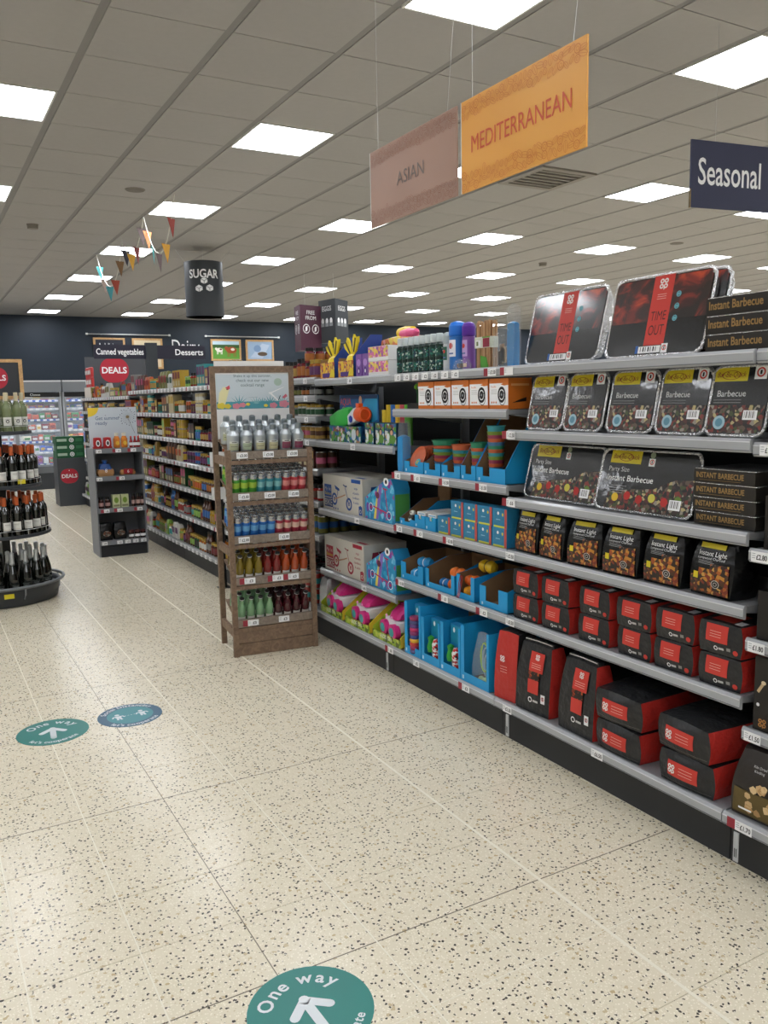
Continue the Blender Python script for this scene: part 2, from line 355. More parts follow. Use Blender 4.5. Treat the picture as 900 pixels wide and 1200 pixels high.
# ================================================================= THE SETTING
TZ = terrazzo()
XMIN, XMAX, YMIN, YMAX = -4.0, 22.0, -5.0, 18.5
def shell():
    b = MB(); b.box(XMIN, YMIN, -.1, XMAX, YMAX, -.004, mat('floor_screed', 'B5A88E', .6, var=.1, vs=3)); fl = b.build('floor', kind='structure')
    # terrazzo tiles 0.3 m, phase read from the joints
    px, py, t = .14, 1.64, .30
    ix = list(range(-14, 9)); tiles = []; rest = []
    X0, Y0 = px+t*ix[0], py-t*22
    for i in range(-14, 73):
        for j in range(-22, 57):
            x, y = px+t*i, py+t*j
            if x < XMIN or x+t > XMAX or y+t > YMAX or y < YMIN: continue
            d = math.hypot(x, y)
            vis = (-.45 < x < 2.3 and y > .75 and x > .03*y-.35)
            (tiles if vis else rest).append((d, x, y))
    tiles.sort(); rest += tiles[300:]; tiles = tiles[:300]
    tb = MB(); tb.box(.001, .001, -.004, t-.001, t-.001, 0, TZ)
    me = None
    for d, x, y in tiles:
        if me is None: o = tb.build('floor_tile', fl); me = o.data
        else: o = bpy.data.objects.new('floor_tile', me); C.objects.link(o); attach(o, fl)
        o.location = (x, y, 0)
    rb = MB()
    for d, x, y in rest: rb.add([(x+.001, y+.001, 0), (x+t-.001, y+.001, 0), (x+t-.001, y+t-.001, 0), (x+.001, y+t-.001, 0)], [(0, 1, 2, 3)], TZ)
    rb.build('floor_tile_field', fl, kind='stuff')
    # pale and dark joint strips lying in the tile joints
    WJ = mat('joint_white', 'E4DECB', .6); DJ = mat('joint_dark', '6A6152', .6)
    for x, m, w in ((.14, WJ, .0022), (.44, WJ, .0022), (1.04, WJ, .0024), (1.64, WJ, .0055), (.74, DJ, .0013), (1.34, WJ, .0013), (1.94, WJ, .0013), (-.16, WJ, .0016)):
        MB().box(x-w, 0.5, -.003, x+w, 16, .0005, m).build('floor_joint', fl)
    for y, m, w in ((1.94, DJ, .0018), (3.14, DJ, .0018), (1.64, WJ, .0014), (4.64, DJ, .0012), (6.14, DJ, .0012), (7.64, DJ, .0012)):
        MB().box(-1.5, y-w, -.003, 2.24, y+w, .0004, m).build('floor_joint', fl)
    # walls
    NAVY = mat('wall_navy_paint', '212C38', .55, var=.05, vs=2); PALE = mat('wall_pale', 'B9B6AE', .7, var=.05, vs=2)
    MB().box(XMIN, YMAX, 0, XMAX, YMAX+.15, CEIL+.1, NAVY).build('wall_back', kind='structure')
    MB().box(XMIN-.15, YMIN, 0, XMIN, YMAX, CEIL+.1, PALE).build('wall_left', kind='structure')
    MB().box(XMAX, YMIN, 0, XMAX+.15, YMAX, CEIL+.1, NAVY).build('wall_right', kind='structure')
    MB().box(XMIN, YMIN-.15, 0, XMAX, YMIN, CEIL+.1, PALE).build('wall_front', kind='structure')
    MB().box(XMIN, YMAX-.012, 0, XMAX, YMAX, .12, KICK).build('baseboard_back', kind='structure')
    # ceiling
    TILE = mat('ceiling_tile_fibre', 'ABA9A8', .9, var=.04, vs=25, bump=.12, bs=220); BAR = mat('ceiling_bar_grey', '8A8988', .6)
    ce = MB().box(XMIN, YMIN, CEIL+.02, XMAX, YMAX, CEIL+.1, mat('ceiling_void', '6A655F', .9)).build('ceiling', kind='structure')
    # lights: every third column, every fourth row
    LX = {}; 
    umin, umax = math.ceil(XMIN/.6-U0), math.floor(XMAX/.6-U0)-1; vmin, vmax = math.ceil(YMIN/.6-V0), math.floor(YMAX/.6-V0)-1
    lights = [(u, v) for u in range(umin, umax+1) for v in range(vmin, vmax+1) if u % 3 == 0 and v % 4 == 0]
    vents = {(4, 0): 1, (4, 17): 1}
    lt = thing('ceiling_light', '', 'light', group='square ceiling light panels')
    FR = mat('light_frame_white', 'DADAD6', .5); DI = mat('light_diffuser', 'F6F9FF', .5, emit=LAMP)
    fb = MB(); w, h = .275, .293
    for (a, b2, c, d) in ((-w, -h, w, -h+.012), (-w, h-.012, w, h), (-w, -h+.012, -w+.012, h-.012), (w-.012, -h+.012, w, h-.012)): fb.box(a, b2, -.004, c, d, .012, FR)
    fb.build('frame', lt); MB().box(-w+.0125, -h+.0125, -.001, w-.0125, h-.0125, .012, DI).build('diffuser', lt)
    pts = sorted(lights, key=lambda q: math.hypot((U0+q[0])*.6, (V0+q[1])*.6))
    def llab(u, v):
        r_ = 'over the shelving run' if u == 0 else '%s column left of the shelving run' % ORD[-u//3-1] if u < 0 else '%s column right of the shelving run' % ORD[u//3-1]
        return 'lit ceiling panel, %s row from back wall, %s' % (ORD[(20-v)//4], r_)
    series(lt, [((((U0+u+.5)*.6), (V0+v+.5)*.6, CEIL), None, None) for u, v in pts], [llab(u, v) for u, v in pts], 'square ceiling light panels')
    # tiles
    ls = set(lights); tl = []; other = []
    for u in range(umin, umax+1):
        for v in range(vmin, vmax+1):
            if (u, v) in ls or (u, v) in vents: continue
            x, y = (U0+u)*.6, (V0+v)*.6
            az = math.atan2(x+.3, y+.3); dd = math.hypot(x, y)
            (tl if (-.05 < az < 1.05 and y > 2) or (0.2 < az < .95 and y > 1) else other).append((dd, u, v))
    tl.sort(); other += tl[300:]; tl = tl[:300]
    def tile_mb(b, x, y):
        b.box(x+.021, y+.0035, CEIL, x+.579, y+.5965, CEIL+.012, TILE)
    b = MB(); tile_mb(b, 0, 0); me = None
    for dd, u, v in tl:
        if me is None: o = b.build('ceiling_tile', ce); me = o.data
        else: o = bpy.data.objects.new('ceiling_tile', me); C.objects.link(o); attach(o, ce)
        o.location = ((U0+u)*.6, (V0+v)*.6, 0)
    b = MB()
    for dd, u, v in other: tile_mb(b, (U0+u)*.6, (V0+v)*.6)
    # the cut strips along the walls
    xa, xb, ya, yb = (U0+umin)*.6, (U0+umax+1)*.6, (V0+vmin)*.6, (V0+vmax+1)*.6
    for q in ((XMIN, YMIN, xa-.02, YMAX), (xb+.02, YMIN, XMAX, YMAX), (xa, YMIN, xb, ya-.003), (xa, yb+.003, xb, YMAX)):
        if q[2]-q[0] > .02 and q[3]-q[1] > .01: b.box(q[0], q[1], CEIL, q[2], q[3], CEIL+.012, TILE)
    b.build('ceiling_tile_field', ce, kind='stuff')
    b = MB()
    for u in range(umin, umax+2): x = (U0+u)*.6; b.box(x-.0205, YMIN, CEIL+.004, x+.0205, YMAX, CEIL+.02, BAR)
    for v in range(vmin, vmax+2): y = (V0+v)*.6; b.box(XMIN, y-.003, CEIL+.005, XMAX, y+.003, CEIL+.02, BAR)
    b.build('ceiling_grid', ce, kind='stuff')
    # air cassettes, speakers, detectors
    t = None; places = []
    for (u, v) in vents: places.append(((U0+u+.5)*.6, (V0+v+.5)*.6))
    t = thing('air_vent', 'square ceiling air grille above the orange hanging sign', 'vent', (places[0][0], places[0][1], CEIL)); 
    GR = mat('vent_grey', '8B867F', .5)
    b = MB()
    for q in ((-.29, -.29, .29, -.23), (-.29, .23, .29, .29), (-.29, -.23, -.23, .23), (.23, -.23, .29, .23)): b.box(q[0], q[1], -.012, q[2], q[3], .015, GR)
    b.build('frame', t); MB().box(-.229, -.229, .002, .229, .229, .015, mat('vent_dark', '4A4641', .7)).build('core', t)
    for k in range(6): MB().box(-.228, -.19+k*.076-.004, -.008, .228, -.19+k*.076+.02, .0018, GR).build('slat', t)
    dup(t, (places[1][0], places[1][1], CEIL), label='far ceiling air grille near the navy back wall')
    for (x, y, r, lb, ct) in ((1.83, 7.47, .085, 'round grey ceiling speaker near the bunting', 'speaker'), (8.34, 7.37, .085, 'round ceiling speaker to the right, over the barbecue trays', 'speaker')):
        s_ = MB().lathe([(0, -.008), (r*.3, -.01), (r*.9, -.008), (r, 0)], 20, [mat('speaker_mesh', '6E6A64', .6)]*2+[GR]).build('ceiling_speaker', loc=(x, y, CEIL)); tag(s_, lb, ct)
    for k, (x, y, lb) in enumerate(((1.232, 9.298, 'small smoke detector left of the bunting'), (7.773, 9.198, 'small smoke detector right of the hanging signs'))):
        s_ = MB().lathe([(.02, -.05), (.05, -.045), (.055, -.01), (.06, 0)], 14, GR).build('smoke_detector', loc=(x, y, CEIL)); tag(s_, lb, 'detector')
shell()

# ---------------------------------------------------------------- shelving bays
def ticket(mb, x, z, price=None, red=False, w=.062, h=.034, fs=None):
    """on the price rail front: local x along the rail"""
    a = Art(mb, (x, 0, z))
    if red: a.rect(-w/2-.03, 0, -w/2, h, MAROON, .002)
    a.rect(-w/2, 0, w/2, h, PAPER, .002)
    G = hx('9AA0A6')
    for k in range(3): a.rect(-w/2+.004, h*.75-k*.007, -w/2+.016, h*.75+.002-k*.007, G, .0026)
    if price: a.txt(price, w*.12, h*.25, fs or h*.46, INK, 'c', w*.62, .0028, bold=.02)
def bay(label, Y0, Y1, shelves, X=2.28, back=2.78, base_lip=2.21, zbase=.185, tickets=(), base_tk=(), top=1.675, last=False, clip=None, dark=True):
    """Y0 near end, Y1 far end. shelves = z of shelf tops. Local frame: origin (X, Y1) facing aisle -> local x runs towards the camera"""
    Lh = Y1-Y0; t = thing('shelving_bay', label, 'shelving', (X, Y1, 0), FACE)
    dep = back-X; bd = X-base_lip
    MB().box(.001, dep, .0, Lh-.001, dep+.03, top+.0, DARKBACK).build('back_panel', t)
    MB().box(0.002, .02-bd+.025, .0, Lh-.002, dep-.001, .13, KICK).build('base_plinth', t)
    MB().box(-.012, dep-.05, .131, .012, dep-.002, top-.05, STEEL).build('upright', t)
    if last: MB().box(Lh-.012, dep-.05, .131, Lh+.012, dep-.002, top-.05, STEEL).build('upright', t)
    for k, z in enumerate([zbase]+list(shelves)):
        y0 = -bd if k == 0 else 0; th = .022
        s = MB().box(.004, y0+.012, z-th, Lh-.004, dep-.052 if True else dep, z-.001, STEEL).build('shelf', t)
        b = MB(); prof = [(y0+.011, z+.003), (y0+.002, z+.003), (y0-.004, z-.006), (y0-.004, z-.034), (y0+.002, z-.042), (y0+.011, z-.042)]
        b.loft([[(x, y, q) for y, q in prof] for x in (.002, Lh-.002)], LIP)
        b.box(.003, y0-.0062, z-.009, Lh-.003, y0-.0035, z-.006, hx('D5D7DA', .3)); b.box(.003, y0-.0062, z-.036, Lh-.003, y0-.0035, z-.033, hx('6F7276', .4))
        b.build('price_rail', s)
        if k:                                                            # shelf brackets
            for x in (.006, Lh-.009): MB().add([(x, .02, z-th-.001), (x, dep-.053, z-th-.001), (x, dep-.053, z-th-.07), (x+.003, .02, z-th-.001), (x+.003, dep-.053, z-th-.001), (x+.003, dep-.053, z-th-.07)],
                    [(0, 1, 2), (5, 4, 3), (0, 3, 4, 1), (1, 4, 5, 2), (2, 5, 3, 0)], STEEL).build('bracket', s)
        tk = [q for q in (tickets if k else base_tk) if k == 0 or q[0] == k]
        for q in tk:
            b = MB(); b.M = Matrix.Translation((0, y0-.0062, 0)); _, x, pr, rd = q; ticket(b, x, z-.037, pr, rd); b.build('price_ticket', s)
    if clip is not None:
        for x in clip:
            b = MB(); b.box(x-.009, -bd-.0085, .04, x+.009, -bd-.0045, .14, hx('B9BCBF', .35)); 
            for q in (-.003, .003): b.box(x+q-.0012, -bd-.0095, .055, x+q+.0012, -bd-.0086, .085, INK)
            b.build('clip', t)
    return t
ZA = [.557, .86, 1.10, 1.398, 1.675]
bay('wide shelving bay holding barbecue trays and charcoal bags', 1.70, 2.93, ZA, tickets=[(1, .03, '£3.50', 0), (2, .03, '£3.50', 0), (3, .035, '£6', 1), (4, .035, '£2.50', 1), (5, .02, None, 1)],
    base_tk=[(0, .10, '£5.50', 0), (0, .66, '£6.50', 0)], last=True, clip=[.10])
bay('shelving bay with blue toy trays next to the barbecue shelves', 2.93, 3.93, [.557, .86, 1.15, 1.488, 1.675],
    tickets=[(1, .07, '£1.50', 1), (1, .50, '£1', 1), (1, .83, '£2', 1), (2, .06, '£2', 1), (2, .27, '£1', 1), (2, .55, '£3.50', 1), (3, .05, '£2', 1), (3, .25, '£1', 1), (3, .52, '£1.50', 1), (3, .83, '£1.50', 1)]
    + [(5, .07+.09*k, '£2', 0) for k in range(7)] + [(5, .9, '£3.50', 1)], base_tk=[(0, .06, '£6', 1), (0, .33, '£5', 0), (0, .78, '£3', 1)], clip=[.02])
bay('shelving bay with bike boxes and pink toy cars beside the wooden stand', 3.93, 4.92, [.445, .845, 1.285, 1.675],
    tickets=[(1, .62, '£45', 0), (2, .55, '£45', 0), (3, .52, '£12', 0), (4, .5, '£8', 0)], base_tk=[], clip=[])
bay('near end shelving bay with kindling and firelighters cut by the right edge', .70, 1.70, [.456, .757, 1.051, 1.387, 1.675], X=2.29,
    tickets=[(1, .045, '£1.50', 0), (2, .045, '£1.80', 0), (3, .045, '£2.80', 0), (4, .06, '£1.40', 0)], base_tk=[(0, .085, '£1.70', 1)], clip=[.06])
DZ = [.656, .881, 1.093, 1.287, 1.439, 1.575, 1.69]
bay('shelving bay of jars and tins behind the wooden stand', 4.92, 5.92, DZ, tickets=[(k, .2+.22*j, '£2', 0) for k in range(1, 8) for j in range(4)])
FZ = [.44, .72, .965, 1.19, 1.44, 1.69]
for i in range(7):
    top = 1.69 if i < 4 else 1.635
    z = FZ[:-1]+[top]
    if i == 0: z = [.45, .73, .965, 1.113, 1.313, 1.487, 1.69]
    y0 = 5.92+i*1.07
    bay('grocery shelving bay, %s beyond the wooden stand' % ORD[i], y0, y0+1.07, z, top=top+.0,
        tickets=[(k, .08+.13*j, '£1', (j*7+k) % 5 == 0) for k in range(1, len(z)+1) for j in range(8)], base_tk=[(0, .08+.13*j, '£1', 0) for j in range(8)], last=i == 6)

# ================================================================= BARBECUE BAY
XF = 2.302
def at(Y, z, X=XF, rz=0, tilt=0): return ((X, Y, z+.0008), FACE+rz, tilt)
def barcode(a, x, y, w, h, l=.001):
    a.rect(x, y, x+w, y+h, PAPER, l)
    for k in range(7): a.rect(x+w*(.1+.115*k), y+h*.2, x+w*(.1+.115*k)+w*(.03+.03*(k*3 % 2)), y+h*.9, INK, l+.0004)
def nosmoke(a, x, y, w, h, l=.001):
    a.rect(x, y, x+w, y+h, PAPER, l); a.ring(x+w/2, y+h*.55, w*.24, w*.36, RED, l+.0004, 14); a.rect(x+w*.42, y+h*.38, x+w*.58, y+h*.72, INK, l+.0004)
def foil_tray(name, w, h, d, film, art, label, depth_in=.022):
    t = thing(name, label, 'barbecue', (0, 0, 0))
    rr = R.Random if False else random.Random(len(label))
    def loop(dw, y, r, amp, n=7):
        return [(x+rr.uniform(-amp, amp), y+rr.uniform(-amp, amp), z+h/2+rr.uniform(-amp, amp)*.6) for x, z in rrect(w+dw, h+dw, r, n)]
    # body behind the rim, tapering to the tray bottom
    b = MB(); b.loft([loop(-.014, .006, .03, .0006), loop(-.03, d*.5, .028, .001), loop(-.05, d, .026, .001)], FOIL, cap0=False, cap1=True); b.build('tray', t)
    b = MB()
    # rolled rim with many facets
    loops = []; n = 9; base = [rrect(w+q, h+q, .034, n) for q in (-.024, -.013, -.001, -.003, -.012)]
    pts = len(base[0]); jit = [rr.uniform(-.0016, .0016) for _ in range(pts)]
    for q, y in zip(base, (.0015, -.0035, -.001, .006, .006)):
        loops.append([(x+jit[i], y+jit[i]*1.2, z+h/2+jit[-i]*.5) for i, (x, z) in enumerate(q)])
    b.loft(loops, FOILS, False, False, True); b.build('foil_rim', t)
    f = MB(); a = Art(f, (0, 0, h/2)); a.poly(rrect(w-.022, h-.022, .028, 6), film, .0005); art(a, w, h); f.build('printed_film', t)
    return t
def art_big(a, w, h):
    a.rect(-w*.46, -h*.47, w*.46, -h*.05, FILM, .0008); a.rect(-w*.47, -h*.07, w*.47, h*.45, FLAME, .001)
    a.rect(-w*.085, -h*.36, w*.115, h*.47, RED, .0014)
    coop(a, w*.015, h*.37, h*.13, WHITE, .0018)
    for k in range(3): a.rect(-w*.03, h*.24-k*.008, w*.06, h*.245-k*.008, hx('E8C4B8'), .0018)
    D = hx('3A1512'); a.txt('TIME', w*.015, -.02, h*.11, D, 'c', w*.15, .0018); a.txt('OUT', w*.015, -h*.24, h*.12, D, 'c', w*.15, .0018)
    T = hx('5FA6B5')
    for k in range(3): a.ring(w*.18, h*.22-k*h*.14, .007, .011, T, .0016, 10); a.rect(w*.165, h*.205-k*h*.14, w*.195, h*.235-k*h*.14, T, .0015)
    barcode(a, -w*.13, -h*.45, w*.22, h*.08, .0016); nosmoke(a, w*.1, -h*.46, w*.06, h*.11, .0016); a.rect(-w*.16, -h*.45, -w*.135, -h*.36, hx('2C5FA8'), .0016)
def art_small(a, w, h):
    a.rect(-w*.44, h*.27, w*.10, h*.46, YEL, .001); a.txt('Bar-Be-Quick', -w*.17, h*.33, h*.07, hx('8A1F22'), 'c', w*.46, .0014, 0, .2)
    a.ring(-w*.17, h*.355, h*.058, h*.064, hx('8A1F22'), .0013, 18, 2.4)
    nosmoke(a, w*.2, h*.29, w*.19, h*.17, .001)
    a.txt('Barbecue', -w*.12, h*.06, h*.085, hx('C9C9C9'), 'c', w*.6, .0014)
    for k in range(2): a.rect(-w*.4, h*.01-k*.009, w*.05, h*.015-k*.009, hx('8F8F8F'), .0012)
    a.rect(-w*.44, -h*.44, w*.44, -h*.06, FOODB, .001); a.ell(-w*.25, -h*.3, w*.1, w*.1, hx('9FC0CC'), .0014); a.ell(-w*.25, -h*.3, w*.06, w*.06, hx('5E8FA3'), .0018)
    barcode(a, w*.12, -h*.26, w*.22, h*.13, .0014)
def art_party(a, w, h):
    a.rect(-w*.40, h*.26, -w*.08, h*.46, YEL, .001); a.txt('Bar-Be-Quick', -w*.24, h*.33, h*.075, hx('8A1F22'), 'c', w*.27, .0014, 0, .2)
    a.ring(-w*.24, h*.36, h*.06, h*.067, hx('8A1F22'), .0013, 18, 2.2)
    nosmoke(a, w*.0, h*.24, w*.06, h*.12, .001); a.ell(w*.03, h*.41, h*.05, h*.05, hx('8E9A7E'), .0012)
    a.txt('Party Size', -w*.40, h*.13, h*.075, hx('D8D8D8'), 'l', None, .0014); a.txt('Instant Barbecue', -w*.40, -h*.02, h*.095, hx('F0F0F0'), 'l', w*.56, .0014)
    for k in range(4): a.rect(-w*.40, -h*.10-k*.009, -w*(.18+.03*(k % 2)), -h*.094-k*.009, hx('9F9F9F'), .0012)
    a.poly([(-w*.38, -h*.46), (w*.46, -h*.46), (w*.46, h*.08), (w*.28, h*.06), (w*.1, -h*.1), (-w*.1, -h*.13), (-w*.36, -h*.2)], FOODB, .001)
    for k, c in enumerate(('D8B32A', 'B3261F', 'A9231C', 'C9C04A', 'B3261F', '5E7A2A')): a.ell(-w*.28+k*w*.125, -h*(.28-.04*(k % 2)), w*.035, h*.07, hx(c), .0013, 10, .6)
    barcode(a, w*.27, -h*.38, w*.11, h*.15, .0016)
T1 = radians(-13)
big = foil_tray('large_barbecue_tray', .462, .305, .05, FILM, art_big, 'x')
series(big, [at(2.665, 1.676, 2.335, -.03, T1), at(2.165, 1.676, 2.325, .0, T1), at(2.15, 1.676, 2.382, .0, T1)],
    ['large foil barbecue tray with flame print, left of the pair on the top shelf', 'large foil barbecue tray with flame print, second from left on the top shelf', 'large foil barbecue tray, mostly hidden behind the second flame print tray'], 'large foil barbecue trays')
sm = foil_tray('barbecue_tray', .236, .241, .045, FILM, art_small, 'xy')
ys = [2.752, 2.522, 2.272, 2.035, 1.812]
series(sm, [at(y, 1.399, 2.33, R.uniform(-.05, .05), radians(-12)) for y in ys],
    ['upright foil barbecue tray, yellow label, %s of five on second shelf' % q for q in ('leftmost', 'second from left', 'middle', 'second from right', 'rightmost')], 'small foil barbecue trays')
pt = foil_tray('party_barbecue_tray', .475, .246, .05, FILM, art_party, 'xyz')
series(pt, [at(2.675, 1.101, 2.345, -.02, radians(-15)), at(2.205, 1.101, 2.33, .02, radians(-15))],
    ['wide foil party size barbecue tray, left one of the pair on the third shelf', 'wide foil party size barbecue tray, right one beside the stack of dark boxes'], 'party size barbecue trays')
# dark sleeved boxes in stacks
def bbq_box(text, w, h, d, rim, label, fs):
    t = thing('barbecue_box', label, 'box')
    wbox(MB(), w, h-.004, d, .02, mat('sleeve_dark', '24211D', .5, var=.2, vs=12), rnd=.02, n=3).build('sleeve', t)
    b = MB(); b.loft([[(x, d/2+y, z) for x, y in rrect(w+q, d+q, .02, 3)] for q, z in ((-.004, h-.0045), (.005, h-.0035), (.005, h-.0015), (-.004, h-.001))], FOILS, True, True, False); b.build('foil_rim', t)
    b = MB(); a = Art(b, (0, 0, 0), warp=warp_fn(w, h, d, .02)); a.txt(text, -w*.06, h*.32, fs, GOLD, 'c', w*.78, .0012, bold=.02); 
    if rim: a.rect(-w*.4, h*.16, w*.28, h*.18, GOLD, .001)
    b.build('lettering', t); return t
x = bbq_box('Instant Barbecue', .262, .0585, .30, False, 'x', .026)
pos = ('bottom', 'middle', 'top')
series(x, [at(1.785+R.uniform(-.002, .002), 1.676+.0592*k, 2.312, R.uniform(-.015, .015)) for k in range(3)], ['dark barbecue box, %s of the stack of three on the top shelf' % q for q in pos], 'stacked barbecue boxes on the top shelf')
x = bbq_box('Instant Barbecue', .262, .0585, .30, False, 'x', .024)
series(x, [at(1.513+R.uniform(-.002, .002), 1.676+.0592*k, 2.315, 0) for k in range(3)], ['dark barbecue box cut by right edge, %s of its top shelf stack' % q for q in pos], 'stacked barbecue boxes at the right edge')
x = bbq_box('INSTANT BARBECUE', .245, .0475, .26, True, 'x', .018)
series(x, [at(1.83+R.uniform(-.004, .004), 1.101+.0482*k, 2.325, R.uniform(-.02, .02)) for k in range(4)],
    ['dark barbecue box with gold capitals, %s of four in third shelf stack' % q for q in ('bottom', 'second lowest', 'second highest', 'top')], 'stacked barbecue boxes on the third shelf')
# instant light charcoal bags
def light_bag():
    w, h, d = .166, .188, .12; t = thing('charcoal_bag', 'x', 'charcoal bag'); k = .22
    wbox(MB(), w, h, d, k, BAGG, tap=.45, rnd=.12, n=8, topk=0).build('bag', t)
    f0 = warp_fn(w, h, d, k)
    def f(x, z): c = z/h; return f0(x, z)*(1-.45*c*c)-.5*d*.45*c*c+.002
    b = MB(); a = Art(b, (0, 0, 0), warp=f)
    a.rect(-w*.30, h*.86, w*.26, h*.95, YEL, .001)
    a.txt('Instant Light', -w*.30, h*.73, h*.085, hx('E8E8E8'), 'l', w*.62, .0014); a.txt('Lumpwood Charcoal', -w*.30, h*.665, h*.045, hx('C8C8C8'), 'l', w*.6, .0014)
    for q in range(3): a.rect(-w*.28, h*(.63-.025*q), w*(.05+.04*q), h*(.636-.025*q), hx('9A9A9A'), .001)
    pts = [(-w*.38, h*.08), (w*.36, h*.06), (w*.38, h*.50), (w*.22, h*.56), (w*.05, h*.50), (-w*.1, h*.42), (-w*.3, h*.34)]
    n = 6
    a.rect(-w*.44, h*.05, w*.42, h*.36, FOOD, .001); a.rect(-w*.24, h*.36, w*.41, h*.50, FOOD, .001); a.rect(w*.02, h*.50, w*.40, h*.60, FOOD, .001)
    a.ring(w*.16, h*.25, .012, .014, hx('C8C8C8'), .0016, 16); a.ell(w*.16, h*.25, .012, .012, hx('2A2622'), .0014); a.ring(w*.16, h*.25, .005, .007, hx('B8B8B8'), .0018, 10)
    a.rect(-w*.36, h*.30, -w*.24, h*.42, YEL, .0016)
    b.build('print', t); return t
lb = light_bag()
ys = [2.836, 2.662, 2.47, 2.27, 2.068, 1.858]
lbo = series(lb, [at(y, .861, 2.30+R.uniform(0, .012), R.uniform(-.08, .08)) for y in ys],
    ['black instant light charcoal bag, %s of six on the fourth shelf' % q for q in ('leftmost', 'second from left', 'third from left', 'third from right', 'second from right', 'rightmost')], 'instant light charcoal bags')
for o in lbo[2:]: o.scale = (1.14, 1.05, 1)
# small briquette packs
def briq():
    w, h, d = .174, .110, .26; k = .08; t = thing('briquette_pack', 'x', 'charcoal bag')
    wbox(MB(), w, h, d, k, BAGB, 'xyYzZ', rnd=.09, wob=.0012, topk=.12, n=7).build('bag', t)
    wbox(MB(), w, h, d, k, GUS, 'X', rnd=.09, wob=.0012, topk=.12, n=7).build('side_gusset', t)
    b = MB(); a = Art(b, (0, 0, 0), warp=warp_fn(w, h, d, k, .0012)); a.rect(-w*.30, h*.38, w*.20, h*.92, RED, .0018)
    for q in range(3): a.rect(-w*.2, h*(.7-.08*q), w*.06, h*(.715-.08*q), hx('E9B7A8'), .0026)
    a.ring(-w*.06, h*.2, .005, .008, PAPER, .0018, 10); a.rect(w*.0, h*.17, w*.12, h*.24, hx('BFBFBF'), .0018); a.rect(w*.18, h*.18, w*.26, h*.28, hx('8A8A86'), .0018)
    a.ell(w*.36, h*.17, .009, .009, RED, .0018)
    a2 = Art(b, (0, .07, h*1.0), (1, 0, 0), (0, 1, 0), warp=lambda x, y: h/2*.12*.6*max(0, 1-(2*x/w)**2)*max(0, 1-((y+.07-d/2)*2/d)**2)); a2.rect(-w*.3, -.05, w*.2, .05, RED, .001)
    a2.rect(w*.25, -.06, w*.42, -.02, PAPER, .0014)
    b.build('print', t); return t
bq = briq(); sp = []; lbs = []
cen = [2.829, 2.63, 2.405, 2.19, 2.0, 1.802]; nm = ('leftmost', 'second', 'third', 'fourth', 'fifth', 'rightmost')
for i, y in enumerate(cen):
    for j in (0, 1):
        sp.append(at(y+R.uniform(-.004, .004), .558+j*.1135, 2.30+R.uniform(0, .006), R.uniform(-.03, .03))); lbs.append('black briquette pack with red label, %s %s pack of six on the fifth shelf' % ('upper' if j else 'lower', nm[i]))
series(bq, sp, lbs, 'small briquette packs')
# large charcoal bags standing and lying on the base shelf
def big_art(a, w, h, vertical, bag=False):
    if vertical:
        a.rect(-w*.1, h*.62, w*.28, h*.90, RED, .002); coop(a, w*.1, h*.83, h*.085, WHITE, .0028)
        for q in range(3): a.rect(-w*.04, h*(.73-.03*q), w*.22, h*(.737-.03*q), hx('E9B7A8'), .0028)
        a.rect(-w*.1, h*.50, w*.2, h*.62, cells('ember_photo', ['1A1210', '2A1410', '7A2A16', '15100E', 'B5541F', '201512'], 90), .002)
        a.rect(-w*.1, h*.30, w*.2, h*.50, RED, .002); a.ring(-w*.02, h*.2, .008, .012, PAPER, .002, 12); a.rect(w*.06, h*.18, w*.2, h*.21, hx('C8C8C8'), .002)
        nosmoke(a, w*.28, h*.2, w*.11, h*.13, .002)
    else:
        a.rect(-w*.30, h*.28, w*.24, h*.74, RED, .0018); coop(a, -w*.22, h*.5, h*.28, WHITE, .0026)
        for q in range(3): a.rect(-w*.08, h*(.6-.09*q), w*.16, h*(.615-.09*q), hx('E9B7A8'), .0026)
        a.rect(-w*.47, h*.1, w*.44, h*.115, hx('77736C'), .0014)
def stand_bag():
    w, h, d = .215, .298, .13; k = .1; t = thing('large_charcoal_bag', 'x', 'charcoal bag')
    wbox(MB(), w, h, d, k, BAGB, 'xyYzZ', tap=.5, rnd=.05, wob=.001, n=8).build('bag', t)
    wbox(MB(), w*1.003, h, d, k, GUS, 'X', tap=.5, rnd=.05, wob=.001, n=8).build('side_gusset', t)
    MB().box(-w*.40, .045, h*.985, w*.40, .075, h*1.045, BAGB).build('folded_top', t)
    b = MB(); b.tube([(-w*.38, .04, h*1.03), (0, .038, h*1.045), (w*.38, .04, h*1.035)], .0018, hx('D8D4CC'), 5); b.build('stitching', t)
    f0 = warp_fn(w, h, d, k, .001)
    def f(x, z): c = z/h; return f0(x, z)*(1-.5*c*c)-.5*d*.5*c*c+.003
    b = MB(); big_art(Art(b, (0, 0, 0), warp=f), w, h, True); b.build('print', t); return t
sb = stand_bag()
series(sb, [at(2.70, .186, 2.235, .05), at(2.43, .186, 2.235, -.03)], ['large upright charcoal bag, left of two facing the aisle on the base shelf', 'large upright charcoal bag, right of two, beside the lying bags'], 'large charcoal bags')
def side_bag():
    w, h, d = .14, .31, .16; t = thing('large_charcoal_bag', 'large upright charcoal bag turned sideways with red gusset beside the blue trays', 'charcoal bag', (2.232, 2.885, .1868), FACE+.12, 'large charcoal bags')
    wbox(MB(), w, h, d, .06, BAGB, 'XxYzZ', tap=.35, rnd=.05, n=7).build('bag', t)
    wbox(MB(), w, h, d, .06, GUS, 'y', tap=.35, rnd=.05, n=7).build('side_gusset', t)
    b = MB(); a = Art(b, (0, -.004, 0)); coop(a, -w*.05, h*.62, .03, PAPER, .004)
    for q in range(3): a.rect(-w*.15, h*(.5-.04*q), w*.15, h*(.507-.04*q), hx('E9B7A8'), .004)
    b.build('print', t)
side_bag()
